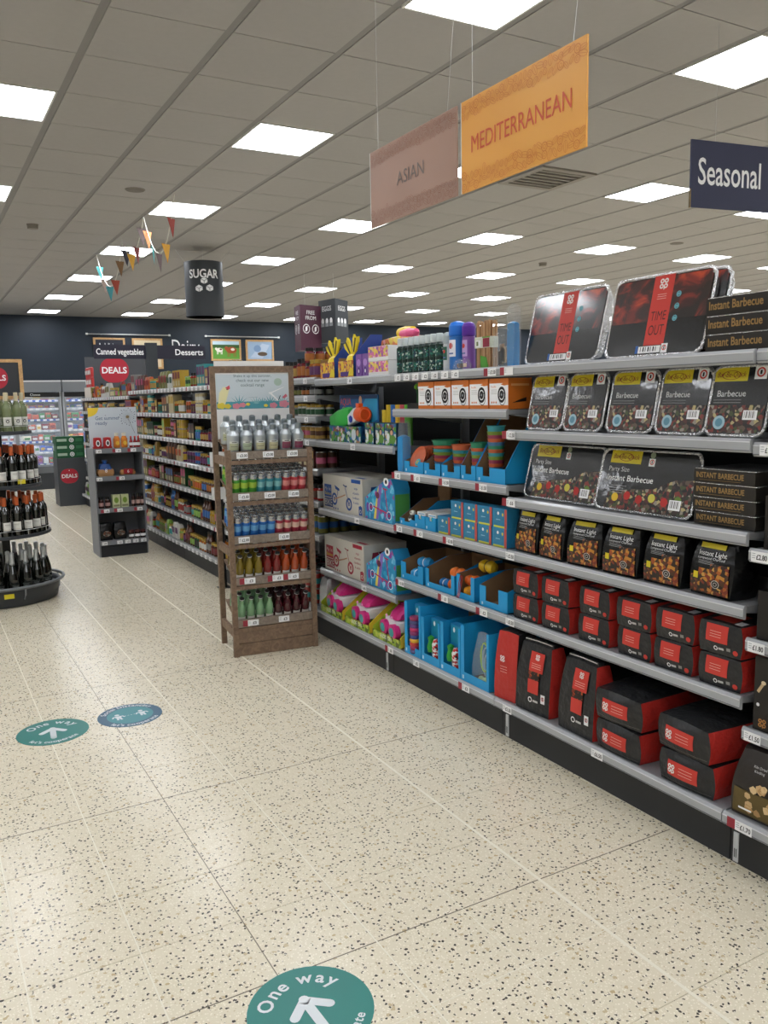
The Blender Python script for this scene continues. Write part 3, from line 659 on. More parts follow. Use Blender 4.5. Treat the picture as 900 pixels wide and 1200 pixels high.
def lie_bag():
    w, h, d = .235, .116, .40; k = .10; t = thing('large_charcoal_bag', 'x', 'charcoal bag')
    wbox(MB(), w, h, d, k, BAGB, 'xyYzZ', rnd=.08, wob=.003, topk=.2, n=9).build('bag', t)
    wbox(MB(), w, h, d, k, GUS, 'X', rnd=.08, wob=.003, topk=.2, n=9).build('side_gusset', t)
    b = MB(); big_art(Art(b, (0, 0, 0), warp=warp_fn(w, h, d, k, .003)), w, h, False); b.build('print', t); return t
lg = lie_bag()
series(lg, [at(2.19, .186, 2.232, -.02), at(2.19, .309, 2.232, .03), at(1.868, .186, 2.232, .02), at(1.880, .309, 2.226, -.05)],
    ['large charcoal bag lying on its side, %s of the %s pair on the base shelf' % q for q in (('lower', 'left'), ('upper', 'left'), ('lower', 'right'), ('upper', 'right'))], 'large charcoal bags lying down')

# ---------------------------------------------------------------- near bay at the right edge
def wood_sack():
    w, h, d = .19, .215, .14; k = .16; t = thing('kindling_bag', 'x', 'bag')
    wbox(MB(), w, h, d, k, mat('kindling_dark', '2B2622', .4, bump=.4, bs=20), tap=.6, rnd=.1, n=8, topk=0).build('bag', t)
    f0 = warp_fn(w, h, d, k)
    def f(x, z): c = z/h; return f0(x, z)*(1-.6*c*c)-.5*d*.6*c*c+.003
    b = MB(); a = Art(b, (0, 0, 0), warp=f); a.rect(-w*.42, h*.05, w*.42, h*.42, mat('print_olive', '5E4E26', .5, var=.3, vs=30), .001)
    rr = random.Random(3)
    for q in range(12):
        x, y = rr.uniform(-w*.3, w*.34), rr.uniform(h*.14, h*.55); n = 6; r0 = rr.uniform(.010, .018); a0 = rr.uniform(0, 3)
        a.poly([(x+r0*rr.uniform(.7, 1.2)*cos(a0+2*pi*k2/n), y+r0*rr.uniform(.7, 1.2)*sin(a0+2*pi*k2/n)) for k2 in range(n)], hx(('C9A878', 'B08A5A', 'D8BC8C')[q % 3]), .0025)
    a.txt('Kiln Dried', 0, h*.78, h*.035, hx('C9C9C9'), 'c', w*.4, .002); a.txt('Kindling', 0, h*.72, h*.035, hx('C9C9C9'), 'c', w*.4, .002)
    a.rect(-w*.3, h*.12, -w*.05, h*.15, PAPER, .003)
    b.build('print', t); return t
ws = wood_sack()
series(ws, [((2.24, 1.60, .1868), FACE+.05, 0), ((2.24, 1.38, .1868), FACE, 0)], ['black and gold bag of wood kindling at the bottom right corner', 'second bag of wood kindling, cut by the right edge'], 'kindling bags')
def dark_box(name, w, h, d, label, art, loc, group=None):
    t = thing(name, label, 'box', loc, FACE, group); MB().box(-w/2, 0, 0, w/2, d, h, mat('box_dark_brown', '1D1A18', .45, var=.1)).build('carton', t)
    b = MB(); art(Art(b, (0, 0, 0)), w, h); b.build('print', t); return t
def art_coal(a, w, h):
    coop(a, -w*.33, h*.11, .03, hx('B07A3E')); a.ell(w*.05, h*.42, .047, .047, hx('3A3836'), .0008, 22); a.ring(w*.05, h*.42, .045, .048, hx('8A8A88'), .001, 22)
    rr = random.Random(5)
    for q in range(14): x, y = w*.05+rr.uniform(-.03, .03), h*.42+rr.uniform(-.03, .03); a.ell(x, y, .009, .007, hx(('D8D8D6', 'A8A8A6', '7A7876')[q % 3]), .001+q*.0002, 6, q)
    a.line(-w*.43, h*.52, -w*.33, h*.66, .01, hx('C9AE84')); a.ell(-w*.33, h*.66, .009, .007, hx('E0CBA4'), .001, 8); a.ell(-w*.42, h*.35, .006, .006, PAPER)
    a.txt('Charcoal', w*.0, h*.86, .012, hx('B07A3E'), 'c', w*.5)
def art_round(a, w, h):
    a.ell(-w*.1, h*.34, .032, .032, hx('C98A4A'), .0008, 20); a.ring(-w*.1, h*.34, .03, .033, hx('E8DCC0'), .001, 20)
    for q in range(8): a.ell(-w*.1+.02*cos(q*.8), h*.34+.02*sin(q*.8), .004, .004, hx('8A4A22'), .001, 6)
    a.txt('Firelighters', -w*.02, h*.68, .011, hx('D8D8D8'), 'c', w*.6); a.rect(-w*.15, h*.86, -w*.05, h*.93, hx('8A7A5A')); a.rect(-w*.3, h*.62, w*.2, h*.63, hx('8A8A8A'))
for j, y in enumerate((1.575, 1.37)):
    dark_box('charcoal_carton', .2, .245, .25, ('dark carton with a bowl of white coals printed on it, beside briquette packs', 'dark carton with printed coals, cut by the right edge')[j], art_coal, (2.31, y, .4568), 'coal cartons')
    dark_box('firelighter_carton', .2, .16, .2, ('dark firelighter carton with a round food photo, above the coal cartons', 'dark firelighter carton cut by the right edge')[j], art_round, (2.31, y, .7578), 'firelighter cartons')
    dark_box('lighting_fluid_carton', .19, .17, .2, ('dark carton on the shelf above the firelighters, beside the box stack', 'dark carton farther right, above the firelighters')[j], lambda a, w, h: (a.rect(-w*.4, h*.3, w*.1, h*.33, GOLD), a.ell(-w*.35, h*.45, .009, .009, YEL), a.ell(-w*.38, h*.25, .008, .008, PAPER), a.txt('Natural', -w*.1, h*.6, .014, PAPER, 'c', w*.4)), (2.32, y, 1.0518), 'dark cartons over the firelighters')
def spray_bottle():
    t = thing('lighting_gel_bottle', 'x', 'bottle'); MB().lathe([(.03, 0), (.033, .01), (.033, .12), (.014, .15), (.014, .165)], 14, mat('gel_dark_green', '18241C', .3)).build('bottle', t)
    MB().lathe([(.016, .155), (.016, .185), (.012, .188)], 12, BLACK).build('cap', t)
    MB().lathe([(.0335, .03), (.0335, .06)], 14, hx('5E8A3A')).build('label', t); return t
sbt = spray_bottle()
series(sbt, [((2.345, 1.645-.075*k, 1.3878), 0, 0) for k in range(4)], 'dark bottle with green band on the upper shelf at the right edge', 'dark gel bottles at the right edge')
# ================================================================= TOY AND HOUSEHOLD BAYS
def blue_tray(w, d, hf, hb, nw, nd, label, loc, rz=0, group='blue cardboard display trays', nx=0, dividers=0, round_=False, open_front=None):
    """cardboard tray: front hf high with a notch nw wide cut down to nd, sides slope up to hb at the back"""
    t = thing('display_tray', label, 'tray', loc, FACE+rz, group); e = .003
    b = MB(); b.box(-w/2, 0, 0, w/2, d, e, CARD)
    for s in (-1, 1):
        x = s*(w/2-e); X2 = s*w/2
        prof = [(0, 0), (d, 0), (d, hb), (d*.5, hb), (0, hf)]
        b.add([(X2, y, z) for y, z in prof], [tuple(range(5)) if s > 0 else tuple(range(5))[::-1]], BLUE)
        b.add([(x, y, z) for y, z in prof], [tuple(range(5))[::-1] if s > 0 else tuple(range(5))], CARD)
        for i in range(2, 5):
            (y0, z0), (y1, z1) = prof[i], prof[(i+1) % 5]
            if i < 4: b.add([(x, y0, z0), (X2, y0, z0), (X2, y1, z1), (x, y1, z1)], [(0, 1, 2, 3)], BLUED)
    b.box(-w/2+e, d-e, 0, w/2-e, d, hb, CARD); b.build('tray', t)
    f = MB(); a0, a1 = nx-nw/2, nx+nw/2
    for (x0, x1, z1) in ((-w/2, a0, hf), (a0, a1, nd), (a1, w/2, hf)): f.box(x0, -.001, 0, x1, e-.0002, z1, BLUE)
    a = Art(f, (0, -.001, 0)); a.rect(-w*.42, .008, -w*.42+.012, .022, hx('BFE0F2')); f.build('front_panel', t)
    return t
# ---- second bay, upper shelf: boxed lanterns
def lantern_box():
    w, h, d = .142, .137, .13; t = thing('lantern_box', 'x', 'box')
    MB().box(-w/2, 0, 0, w/2, d, h, hx('D9772A')).build('carton', t)
    b = MB(); a = Art(b, (0, 0, 0)); a.rect(-w/2+.001, .018, w/2-.001, h-.022, PAPER); a.poly([(-w*.5, h-.022), (w*.5, h-.022), (w*.5, h-.001), (-w*.5, h-.001)], hx('D9772A'), .0005)
    a.poly([(w*.1, h*.80), (w*.3, h*.86), (w*.5, h*.86), (w*.5, h*.78), (w*.3, h*.76)], hx('D9772A'), .001); a.txt('Paraffin', -w*.4, h*.70, .009, hx('D9772A'), 'l', w*.4)
    for q in range(3): a.rect(-w*.4, h*(.62-.06*q), -w*.08, h*(.635-.06*q), hx('B0AFAC'), .001); a.ell(-w*.36+q*.016, h*.22, .005, .005, hx('D9772A'), .001, 8)
    a.ring(w*.16, h*.47, .024, .036, INK, .0012, 20, .8); a.ell(w*.16, h*.47, .016, .019, INK, .0012); a.ring(w*.2, h*.34, .027, .030, INK, .0014, 20, .8)
    a.ell(w*.16, h*.47, .006, .006, hx('8A8F94'), .0016, 8)
    b.build('print', t)
    b = MB(); a = Art(b, (w/2, 0, 0), (0, 1, 0)); a.rect(.015, h*.75, d-.015, h*.82, hx('F0B070')); a.poly([(.02, h*.2), (.1, h*.25), (.1, h*.38), (.06, h*.3)], INK); b.build('side_print', t)
    return t
lbx = lantern_box()
ys = [3.023, 3.175, 3.327, 3.480, 3.633]
series(lbx, [at(y, 1.489, 2.305, R.uniform(-.02, .02)) for y in ys], ['orange and white boxed lantern, %s of five under the top shelf' % q for q in ('rightmost', 'second from right', 'middle', 'second from left', 'leftmost')], 'boxed lanterns')
# curly straws on a dark card base
t = thing('straw_cup_pack', 'dark pack with green and purple party straws at the left of the lantern boxes', 'toy', (2.33, 3.80, 1.489), FACE)
MB().box(-.06, 0, 0, .06, .1, .03, BLACK).build('base', t)
for k, c in enumerate(('7CC23A', '8E44AD', '4E9A3A')):
    b = MB(); x = -.035+k*.035; b.tube([(x, .05, .03), (x+.004, .05, .08), (x-.006, .05, .10)], .007, hx('2F6A3A'), 6); b.lathe([(0, .10), (.014, .108), (.015, .12), (.008, .132), (0, .134)], 10, hx(c), (x-.006, .05, 0)); b.build('straw', t)
# ---- second bay, top shelf
def spray():
    t = thing('insect_spray', 'x', 'bottle'); G = cells('spray_label', ['12392F', '1B5A4A', '0E2A24', '2A7A6A', '12392F', '163B50', 'B9C9BF'], 120)
    MB().lathe([(.021, 0), (.0235, .006), (.0235, .135), (.016, .146)], 14, hx('0F2A24', .35)).build('bottle', t)
    MB().lathe([(.0239, .012), (.0239, .06)], 14, G).build('label', t); MB().lathe([(.0239, .075), (.0239, .125)], 14, G).build('label', t)
    MB().lathe([(.018, .1465), (.019, .15), (.019, .185), (.016, .19)], 12, mat('cap_frosted', 'D4DEE0', .25, alpha=.75)).build('cap', t); return t
sp_ = spray(); spots = []
for k in range(8):
    for r_ in range(2): spots.append(((2.335+.052*r_, 3.925-.0545*k+.01*r_, 1.6758), R.uniform(0, 6), 0))
series(sp_, spots, ['dark green insect spray with clear cap, %s from left, %s row on the top shelf' % (ORD[i//2], ('front', 'back')[i % 2]) for i in range(16)], 'insect spray bottles')
def tall_bottle(name, cb, cc, label, loc, h=.22, r=.033, lbl='E8E8F0'):
    t = thing(name, label, 'bottle', loc, FACE); MB().lathe([(r*.9, 0), (r, .008), (r, h*.68), (r*.9, h*.7)], 16, hx(cb, .3)).build('bottle', t)
    MB().lathe([(r*.92, h*.701), (r*1.04, h*.72), (r*1.04, h*.9), (r*.8, h*.97), (r*.3, h)], 16, hx(cc, .3)).build('cap', t)
    b = MB(); a = Art(b, (0, -r, 0), bend=r); a.rect(-r*.7, h*.28, r*.7, h*.62, hx(lbl), .0006); a.ell(0, h*.5, r*.35, r*.35, RED, .0012, 10); a.rect(-r*.4, h*.33, r*.4, h*.36, hx('5A6AA0'), .001); b.build('label', t); return t
tall_bottle('bubble_bottle', '2E6FB8', '1F6FD0', 'blue bottle with blue dome cap on the top shelf beside insect sprays', (2.345, 3.40, 1.6758), .235, .042)
tall_bottle('bubble_bottle', '7A4FA0', '5A2A9A', 'purple bottle with purple cap right of the blue bottle on top shelf', (2.35, 3.315, 1.6758), .225, .032, 'B79AD0')
tall_bottle('sun_lotion_bottle', 'C8CDD0', 'AEB9BC', 'pale translucent bottle between insect sprays and the blue bottle', (2.34, 3.475, 1.6758), .19, .026, '1F5A48')
t = thing('skewer_bundle', 'upright bundle of bamboo skewers with white and crimson label on top shelf', 'skewers', (2.35, 3.175, 1.6758), FACE)
rr = random.Random(9); SK = [hx('C9A47A'), hx('B98E66'), hx('D0AE88')]
b = MB()
for k in range(90):
    x, y = rr.uniform(-.056, .056), rr.uniform(-.02, .02); b.box(x-.0017, y-.0017, 0, x+.0017, y+.0017, rr.uniform(.205, .222), SK[k % 3])
b.build('skewers', t, kind='stuff')
b = MB(); b.box(-.06, -.0235, .095, .06, .0235, .145, hx('D5DACB')); a = Art(b, (0, -.0235, 0)); a.rect(.004, .097, .055, .138, hx('8E1F3A')); a.rect(-.05, .1, -.012, .13, PAPER); a.rect(-.045, .105, -.03, .125, hx('6F7F4F'), .0012); a.rect(.0, .139, .058, .145, hx('6AA33A')); b.build('label', t)
b = MB(); b.add([(-.012, -.024, .0), (.05, -.024, .0), (.03, -.024, .052), (-.016, -.024, .06)], [(0, 1, 2, 3)], hx('4F9A2F')); b.add([(-.012, -.0238, .0), (.05, -.0238, .0), (.03, -.0238, .052), (-.016, -.0238, .06)], [(3, 2, 1, 0)], hx('4F9A2F')); b.build('green_label', t)
def clear_bag(label, loc, w, h, d, inner, rz=0, sc=1):
    t = thing('clear_bag', label, 'bag', loc, FACE+rz); wbox(MB(), w, h, d, .15, CLEAR, rnd=.2, tap=.5, n=6).build('film', t)
    rr = random.Random(int(w*1000)); cols = inner
    for k in range(6):
        b = MB(); x = rr.uniform(-w*.25, w*.25); z0 = rr.uniform(.01, h*.3); b.box(x-.012, d*.35, z0, x+.012, d*.5, z0+h*.35, hx(cols[k % len(cols)])); b.build('contents', t)
    return t
clear_bag('clear crinkled bag of brown corks left of the large foil trays', (2.325, 3.055, 1.6758), .09, .17, .06, ['8A6A4A', 'A58A66', '5A4636'])
t = thing('plastic_pack', 'bright blue upright pack in clear film next to the left foil tray', 'pack', (2.318, 2.955, 1.6758), FACE)
wbox(MB(), .05, .19, .03, .1, hx('1E86C8', .25), rnd=.1, n=4).build('pack', t); 
b = MB(); wbox(b, .056, .26, .036, .15, CLEAR, rnd=.1, n=6); b.M = None; b.build('film', t)
clear_bag('flat clear bag of brown cable ties under the blue bottle on top shelf', (2.305, 3.50-.17, 1.6758), .12, .05, .03, ['7A4A32', 'C8A890', '3A4A5A'])
# ---- second bay third shelf: trays of picnicware
def stack_plates(loc, label):
    t = thing('plate_stack', label, 'plates', loc, FACE)
    for k in range(6):
        b = MB(); b.M = Matrix.Translation((0, .02+k*.017, .072))@Matrix.Rotation(radians(-24), 4, 'X')@Matrix.Rotation(radians(90), 4, 'X')
        b.lathe([(0, -.002), (.05, -.002), (.066, .004), (.068, .008), (.064, .006), (.05, .001), (0, .001)][::-1], 24, hx('C4603A', .4)); b.build('plate', t)
    b = MB(); b.M = Matrix.Translation((0.01, .008, .052))@Matrix.Rotation(radians(-24), 4, 'X'); a = Art(b); a.ell(0, 0, .024, .02, hx('2FA3B5'), .004, 16, .4); a.ell(0, 0, .012, .009, YEL, .006, 10); b.build('sticker', t)
def cup_stack(loc, r, n, label, cols, name='bowl_stack'):
    t = thing(name, label, 'bowls', loc, FACE); z = 0
    for k in range(n):
        q = .8+.2*k/(n-1); rr_ = r*q; h = .04 if k == n-1 else .03
        MB().lathe([(rr_*.82, z), (rr_*.97, z+h), (rr_, z+h), (rr_*1.06, z+h+.004), (rr_*.93, z+h), (rr_*.66, z+.004), (0, z+.004)], 20, hx(cols[k % len(cols)], .4)).build('bowl', t); z += .0165
    return t
CC = ['C4603A', '2F8A6A', '4A78A8', 'C4603A', '9A3A5A', '7A9A3A', '3A9AA8']
blue_tray(.19, .3, .062, .12, .085, .035, 'blue tray with plates, first from left of the picnic trays', (2.30, 3.755, 1.1508))
stack_plates((2.315, 3.755, 1.1548), 'terracotta plates standing in the leftmost picnic tray')
blue_tray(.155, .3, .062, .155, .06, .03, 'blue tray with a tall bowl stack, second of the picnic trays', (2.30, 3.575, 1.1508))
cup_stack((2.385, 3.575, 1.1548), .072, 9, 'tall stack of striped bowls, widest of the picnic stacks', CC)
blue_tray(.165, .3, .062, .12, .06, .03, 'blue tray with smaller bowls, third of the picnic trays', (2.30, 3.405, 1.1508))
cup_stack((2.375, 3.41, 1.1548), .055, 8, 'smaller stack of striped bowls right of the widest stack', CC)
blue_tray(.12, .3, .07, .30, .05, .03, 'narrow blue tray with cups, fourth of the picnic trays', (2.30, 3.255, 1.1508))
cup_stack((2.365, 3.255, 1.1548), .043, 9, 'narrow stack of cups in the fourth picnic tray', CC)
blue_tray(.22, .3, .07, .30, .055, .03, 'tall blue tray next to the barbecue bay, rightmost of the picnic trays', (2.30, 3.078, 1.1508), nx=-.035)
cup_stack((2.36, 3.115, 1.1548), .043, 14, 'tall stack of cups in the rightmost picnic tray', CC)
t = thing('inflatable_pool_pack', 'flat blue inflatable in a clear bag left of the plate tray', 'toy', (2.30, 3.895, 1.1508), FACE)
wbox(MB(), .055, .19, .05, .15, hx('2A8FCF', .3), rnd=.1, n=5).build('inflatable', t); wbox(MB(), .062, .27, .058, .12, CLEAR, rnd=.1, tap=.3, n=6).build('film', t)
# ---- second bay fourth shelf
blue_tray(.155, .3, .035, .13, .06, .02, 'blue tray with a penguin figure at the left of the card boxes', (2.30, 3.83, .8608))
t = thing('penguin_toy', 'small black and white penguin toy in the leftmost tray', 'toy', (2.345, 3.845, .8648), FACE)
MB().lathe([(.012, 0), (.024, .012), (.024, .035), (.015, .05)], 14, BLACK).build('body', t)
MB().lathe([(0, .075), (.012, .072), (.018, .06), (.013, .048), (0, .045)], 14, hx('F2EFE8')).build('head', t)
b = MB(); b.lathe([(.006, 0), (0, .014)][::-1], 8, hx('E8902A'), (0, -.014, .058), ax='y'); b.build('beak', t)
MB().lathe([(0, -.012), (.016, -.006), (.018, .01), (0, .012)], 12, hx('F2EFE8'), (0, -.014, .024), ax='y').build('belly', t)
for s in (-1, 1): MB().lathe([(0, -.003), (.005, 0), (0, .003)], 8, BLACK, (s*.007, -.0165, .064), ax='y').build('eye', t)
blue_tray(.10, .3, .07, .075, .03, .05, 'blue tray of small cards, second on the fourth shelf', (2.30, 3.70, .8608)); blue_tray(.10, .3, .07, .075, .03, .05, 'blue tray of small cards, third on the fourth shelf', (2.30, 3.595, .8608))
for k, (y, c) in enumerate(((3.70, '2A9A4A'), (3.595, '2A9A4A'))):
    t = thing('card_pack', 'white card pack with green mark in the %s small tray' % ('second', 'third')[k], 'cards', (2.31, y, .8648), FACE)
    MB().box(-.04, 0, 0, .04, .2, .082, WHITE).build('pack', t); b = MB(); a = Art(b); a.ell(0, .055, .008, .012, hx(c)); a.rect(-.03, .07, .03, .076, hx('7FB6D8')); b.build('print', t)
def small_box():
    w, h, d = .108, .088, .07; t = thing('small_toy_box', 'x', 'box'); MB().box(-w/2, 0, 0, w/2, d, h, hx('2C86B4')).build('carton', t)
    b = MB(); a = Art(b); a.rect(-w*.42, h*.08, w*.3, h*.92, mat('print_blue', '2F7FA6', .4, var=.35, vs=40)); a.rect(w*.34, 0, w*.5, h, hx('C4544A')); a.rect(-w*.42, 0, w*.34, h*.1, hx('C9D04A'), .001)
    a.ell(-w*.1, h*.75, .008, .008, PAPER, .0012, 8); a.ell(w*.22, h*.7, .006, .008, YEL, .0012, 8); a.rect(-w*.25, h*.4, w*.05, h*.44, hx('9ACBE0'), .001); b.build('print', t); return t
sb2 = small_box(); spots = []; lbs = []
for k in range(5): spots.append(at(3.475-.1145*k, .861, 2.303, R.uniform(-.03, .03))); lbs.append('small blue toy box with red edge, lower row, %s from left' % ORD[k])
for k in range(4): spots.append(at(3.36-.1145*k, .95, 2.305, R.uniform(-.03, .03))); lbs.append('small blue toy box with red edge, upper row, %s from left' % ORD[k])
series(sb2, spots, lbs, 'small blue toy boxes')
t = thing('picture_card', 'brown board with faint orange writing standing behind the penguin tray', 'card', (2.56, 3.86, .8608), FACE); MB().box(-.06, 0, 0, .06, .012, .2, CARD).build('board', t)
# ---- second bay fifth shelf: trays with toys
blue_tray(.23, .3, .095, .14, .13, .035, 'blue tray with blue squeeze toys, leftmost on the fifth shelf', (2.30, 3.79, .5578))
blue_tray(.27, .3, .10, .15, .21, .03, 'wide blue tray with orange toy, second on the fifth shelf', (2.30, 3.515, .5578))
blue_tray(.15, .3, .12, .14, .09, .03, 'blue tray with yellow toys and red strings, third on the fifth shelf', (2.30, 3.285, .5578))
blue_tray(.215, .3, .10, .15, .1, .03, 'nearly empty blue tray beside the briquette packs', (2.30, 3.06, .5578), nx=-.01)
def squeeze(name, col, label, loc, sc=1, rz=0, acc='E8E8E8'):
    t = thing(name, label, 'toy', loc, FACE+rz); s = sc
    MB().lathe([(0, -.05*s), (.022*s, -.042*s), (.03*s, -.02*s), (.024*s, 0), (.03*s, .02*s), (.022*s, .042*s), (0, .05*s)], 16, hx(col, .3), (0, .03, .03*s), ax='x').build('body', t)
    MB().lathe([(.0245*s, -.003), (.0262*s, -.002), (.0262*s, .002), (.0245*s, .003)], 16, hx(acc, .3), (0, .03, .03*s), ax='x').build('band', t)
    return t
squeeze('water_toy', '2F9AD8', 'light blue squeeze toy lying in the leftmost tray', (2.315, 3.80, .5618))
squeeze('water_toy', '2F9AD8', 'light blue squeeze toy on top of the lower one, leftmost tray', (2.36, 3.78, .6228), 1, .3)
squeeze('water_toy', '1F6FB0', 'blue toy at the left in the wide tray', (2.32, 3.53, .5618), .9)
squeeze('toy_barbell', 'E8742A', 'bright orange toy standing in the wide tray', (2.33, 3.44, .5618), 1.05, .2, 'C85A1A')
squeeze('toy_barbell', 'E8742A', 'bright orange toy stacked above the other orange one', (2.335, 3.43, .6270), 1.0, .2, 'C85A1A')
squeeze('toy_barbell', 'E8A42A', 'amber toy in the third tray with the red strings', (2.325, 3.285, .5618), .9, .5, 'D0601A')
squeeze('toy_barbell', 'D9601F', 'burnt orange toy above the amber one in the third tray', (2.335, 3.29, .6170), .9, .5, 'E8B42A')
squeeze('toy_barbell', 'E8C02A', 'yellow dumbbell toy laid across the third tray', (2.40, 3.27, .678), 1.1, .1, '3A3A3A')
squeeze('small_toy', '3A8A3A', 'small green toy at the bottom of the nearly empty tray', (2.35, 3.03, .5618), .6, .8, 'D8C02A')
t = thing('red_string_toy', 'red string hanging over the front of the third tray', 'toy', (2.2985, 3.305, .5578), FACE)
for k in range(3): b = MB(); b.tube([(-.012+k*.012, -.006, .12), (-.018+k*.012, -.012, .08), (-.022+k*.008, -.014, .03), (-.03+k*.008, -.016, .004)], .0018, hx('B3282F'), 5); b.build('string', t)
# ---- base shelf trays
def window_tray(w, h, label, loc, d=.3):
    t = thing('display_tray', label, 'tray', loc, FACE, 'tall blue window trays'); e = .003
    b = MB()
    for s in (-1, 1): b.box(min(s*w/2, s*(w/2-e)), 0, 0, max(s*w/2, s*(w/2-e)), d, h, BLUE)
    b.box(-w/2+e, d-e, 0, w/2-e, d, h, CARD); b.box(-w/2+e, 0, 0, w/2-e, d-e, e, CARD); b.build('tray', t)
    f = MB(); m = .028; f.box(-w/2, -e, 0, -w/2+m, -.0002, h, BLUE); f.box(w/2-m*.6, -e, 0, w/2, -.0002, h, BLUE); f.box(-w/2+m, -e, 0, w/2-m*.6, -.0002, .045, BLUE)
    a = Art(f, (0, -e, 0)); a.rect(-w*.44, .012, -w*.44+.014, .03, hx('BFE0F2')); f.build('front_panel', t); return t
def toy_pack(loc, label, kind, w=.1, h=.24):
    t = thing('toy_pack', label, 'toy', loc, FACE); MB().box(-w/2, .02, 0, w/2, .06, h, hx('1D7FB5')).build('backing_card', t)
    b = MB(); a = Art(b, (0, .02, 0)); a.rect(-w*.45, h*.6, w*.45, h*.97, mat('card_teal', '1F8FB0', .4, var=.3, vs=20)); a.ell(-w*.25, h*.88, .009, .013, PAPER, .001); b.build('print', t)
    if kind == 'stripe':
        cs = ['4A4A7A', '9A2F5A', 'C4403A', 'E8B43A', '3A4A8A', '8A2F6A', 'C4306A', '5A3A7A']
        for k in range(10): MB().lathe([(.026, .01+k*.02), (.03, .02+k*.02), (.026, .0298+k*.02)], 14, hx(cs[k % 8], .35), (0, -.012, 0)).build('ring', t)
    else:
        MB().lathe([(0, 0), (.018, .004), (.022, .03), (.014, .06), (.018, .08), (0, .092)], 12, hx('2F9A3A', .3), (-.028, -.005, .05)).build('green_figure', t)
        MB().lathe([(0, 0), (.018, .004), (.02, .05), (.022, .085), (.012, .11), (0, .115)], 12, cells('spotted_toy', ['C42A2A', 'F0F0F0', '1A1A1A', 'D03030', 'E8E8E8'], 110), (.02, -.006, .02)).build('spotted_figure', t)
    return t
window_tray(.16, .285, 'tall blue tray showing striped rings, leftmost on the base shelf', (2.225, 3.665, .186)); toy_pack((2.25, 3.665, .1895), 'pack of purple and yellow striped rings in the leftmost tall tray', 'stripe', .105, .265)
window_tray(.175, .235, 'tall blue tray with green and spotted toys, second on the base shelf', (2.225, 3.49, .186)); toy_pack((2.25, 3.49, .1895), 'card with green figure and spotted toy, left one', 'fig', .13, .225)
window_tray(.175, .25, 'tall blue tray with green and spotted toys, third on the base shelf', (2.225, 3.31, .186)); toy_pack((2.25, 3.31, .1895), 'card with green figure and spotted toy, right one', 'fig', .13, .235)
window_tray(.225, .275, 'tall open blue tray holding a net bag beside the charcoal', (2.225, 3.105, .186))
t = thing('ball_net_bag', 'clear bag of green rackets inside the open blue tray', 'bag', (2.245, 3.095, .1895), FACE)
wbox(MB(), .13, .24, .06, .2, CLEAR, tap=.9, rnd=.1, n=7).build('film', t)
b = MB()
for k, c in enumerate(('A5CF5A', '8FB5C9', '9ABFD0')):
    b = MB(); b.tube([(.03*cos(a)*1.0+.01*k, .03+.004*k, .13-.02*k+.07*sin(a)) for a in [2*pi*q/16 for q in range(17)]], .005, hx(c, .3), 6); b.build('racket_frame', t)
for k in range(3): MB().lathe([(0, -.014), (.012, -.007), (.014, 0), (.012, .007), (0, .014)], 12, hx('C9DFA8'), (-.03+.03*k, .03, .018), ax='x').build('ball', t)

# ================================================================= THIRD BAY
def bike_box(col, dark, label, loc, word):
    w, h, d = .545, .225, .30; t = thing('balance_bike_box', label, 'box', loc, FACE); CR = hx('CFCBC0'); MB().box(-w/2, 0, 0, w/2, d, h, CR).build('carton', t)
    b = MB(); K = hx(col); D = hx(dark); a = Art(b)
    a.rect(-w*.46, h*.08, -w*.24, h*.34, D, .001); a.txt('BIKE', -w*.35, h*.12, .042, CR, 'c', w*.19, .0014); a.rect(-w*.46, h*.36, -w*.27, h*.72, K, .001); a.txt('My 1st', -w*.365, h*.55, .022, CR, 'c', w*.16, .0014); a.txt('Balance', -w*.365, h*.42, .02, YEL, 'c', w*.17, .0014)
    for x, y in ((-.105, .075), (.095, .06)): a.ring(x, y, .026, .04, K, .001, 20); a.ring(x, y, .006, .012, K, .001, 10); a.line(x, y, x+.02, y+.02, .004, K, .0012); a.line(x, y, x-.02, y+.02, .004, K, .0012)
    a.line(-.105, .075, .0, .10, .008, hx('B98A6A'), .0014); a.line(.0, .10, .05, .115, .008, hx('B98A6A'), .0014); a.line(.095, .06, .045, .165, .007, CR, .0016); a.line(.095, .06, .05, .16, .005, K, .0018); a.line(-.06, .10, -.055, .145, .006, K, .0014)
    a.poly([(-.10, .165), (-.03, .145), (-.035, .13), (-.085, .14)], K, .0015); a.line(.02, .175, .06, .165, .007, D, .0018); a.ell(.066, .168, .008, .006, D, .002, 8)
    a.rect(w*.24, h*.87, w*.46, h*.97, K, .001); 
    for k, s in enumerate(('single', 'adjustable', 'handlebars', '& saddle')): a.txt(s, w*.35, h*(.70-.13*k), .014, K, 'c', w*.2, .0012)
    for k in range(3): a.ell(-.02+.03*k-.1, h*.07, .007, .007, K, .001, 8)
    a.poly([(w*.41, .006), (w*.49, .006), (w*.49, h*.25), (w*.46, h*.29), (w*.41, h*.26)], K, .001); a.ring(w*.45, h*.13, .008, .013, CR, .0016, 10)
    b.build('print', t)
    b = MB(); a = Art(b, (w/2, 0, 0), (0, 1, 0)); a.poly([(.05, h*.5), (.22, h*.56), (.24, h*.82), (.06, h*.78)], D, .001); a.txt(word, .145, h*.62, .035, CR, 'c', .15, .0014); b.build('side_print', t)
    b = MB(); a = Art(b, (0, .0, h), (1, 0, 0), (0, 1, 0)); a.rect(-w*.3, .148, w*.3, .152, hx('A8A296')); a.rect(w*.25, .02, w*.46, .05, K); b.build('top_print', t)
bike_box('1F4F9A', '1B3F7A', 'cream bike box with blue print next to the wooden stand', (2.303, 4.622, .8458), 'Velo')
bike_box('A8283F', '8E2438', 'cream bike box with crimson print, shelf below the blue one', (2.303, 4.622, .4458), 'Velo')
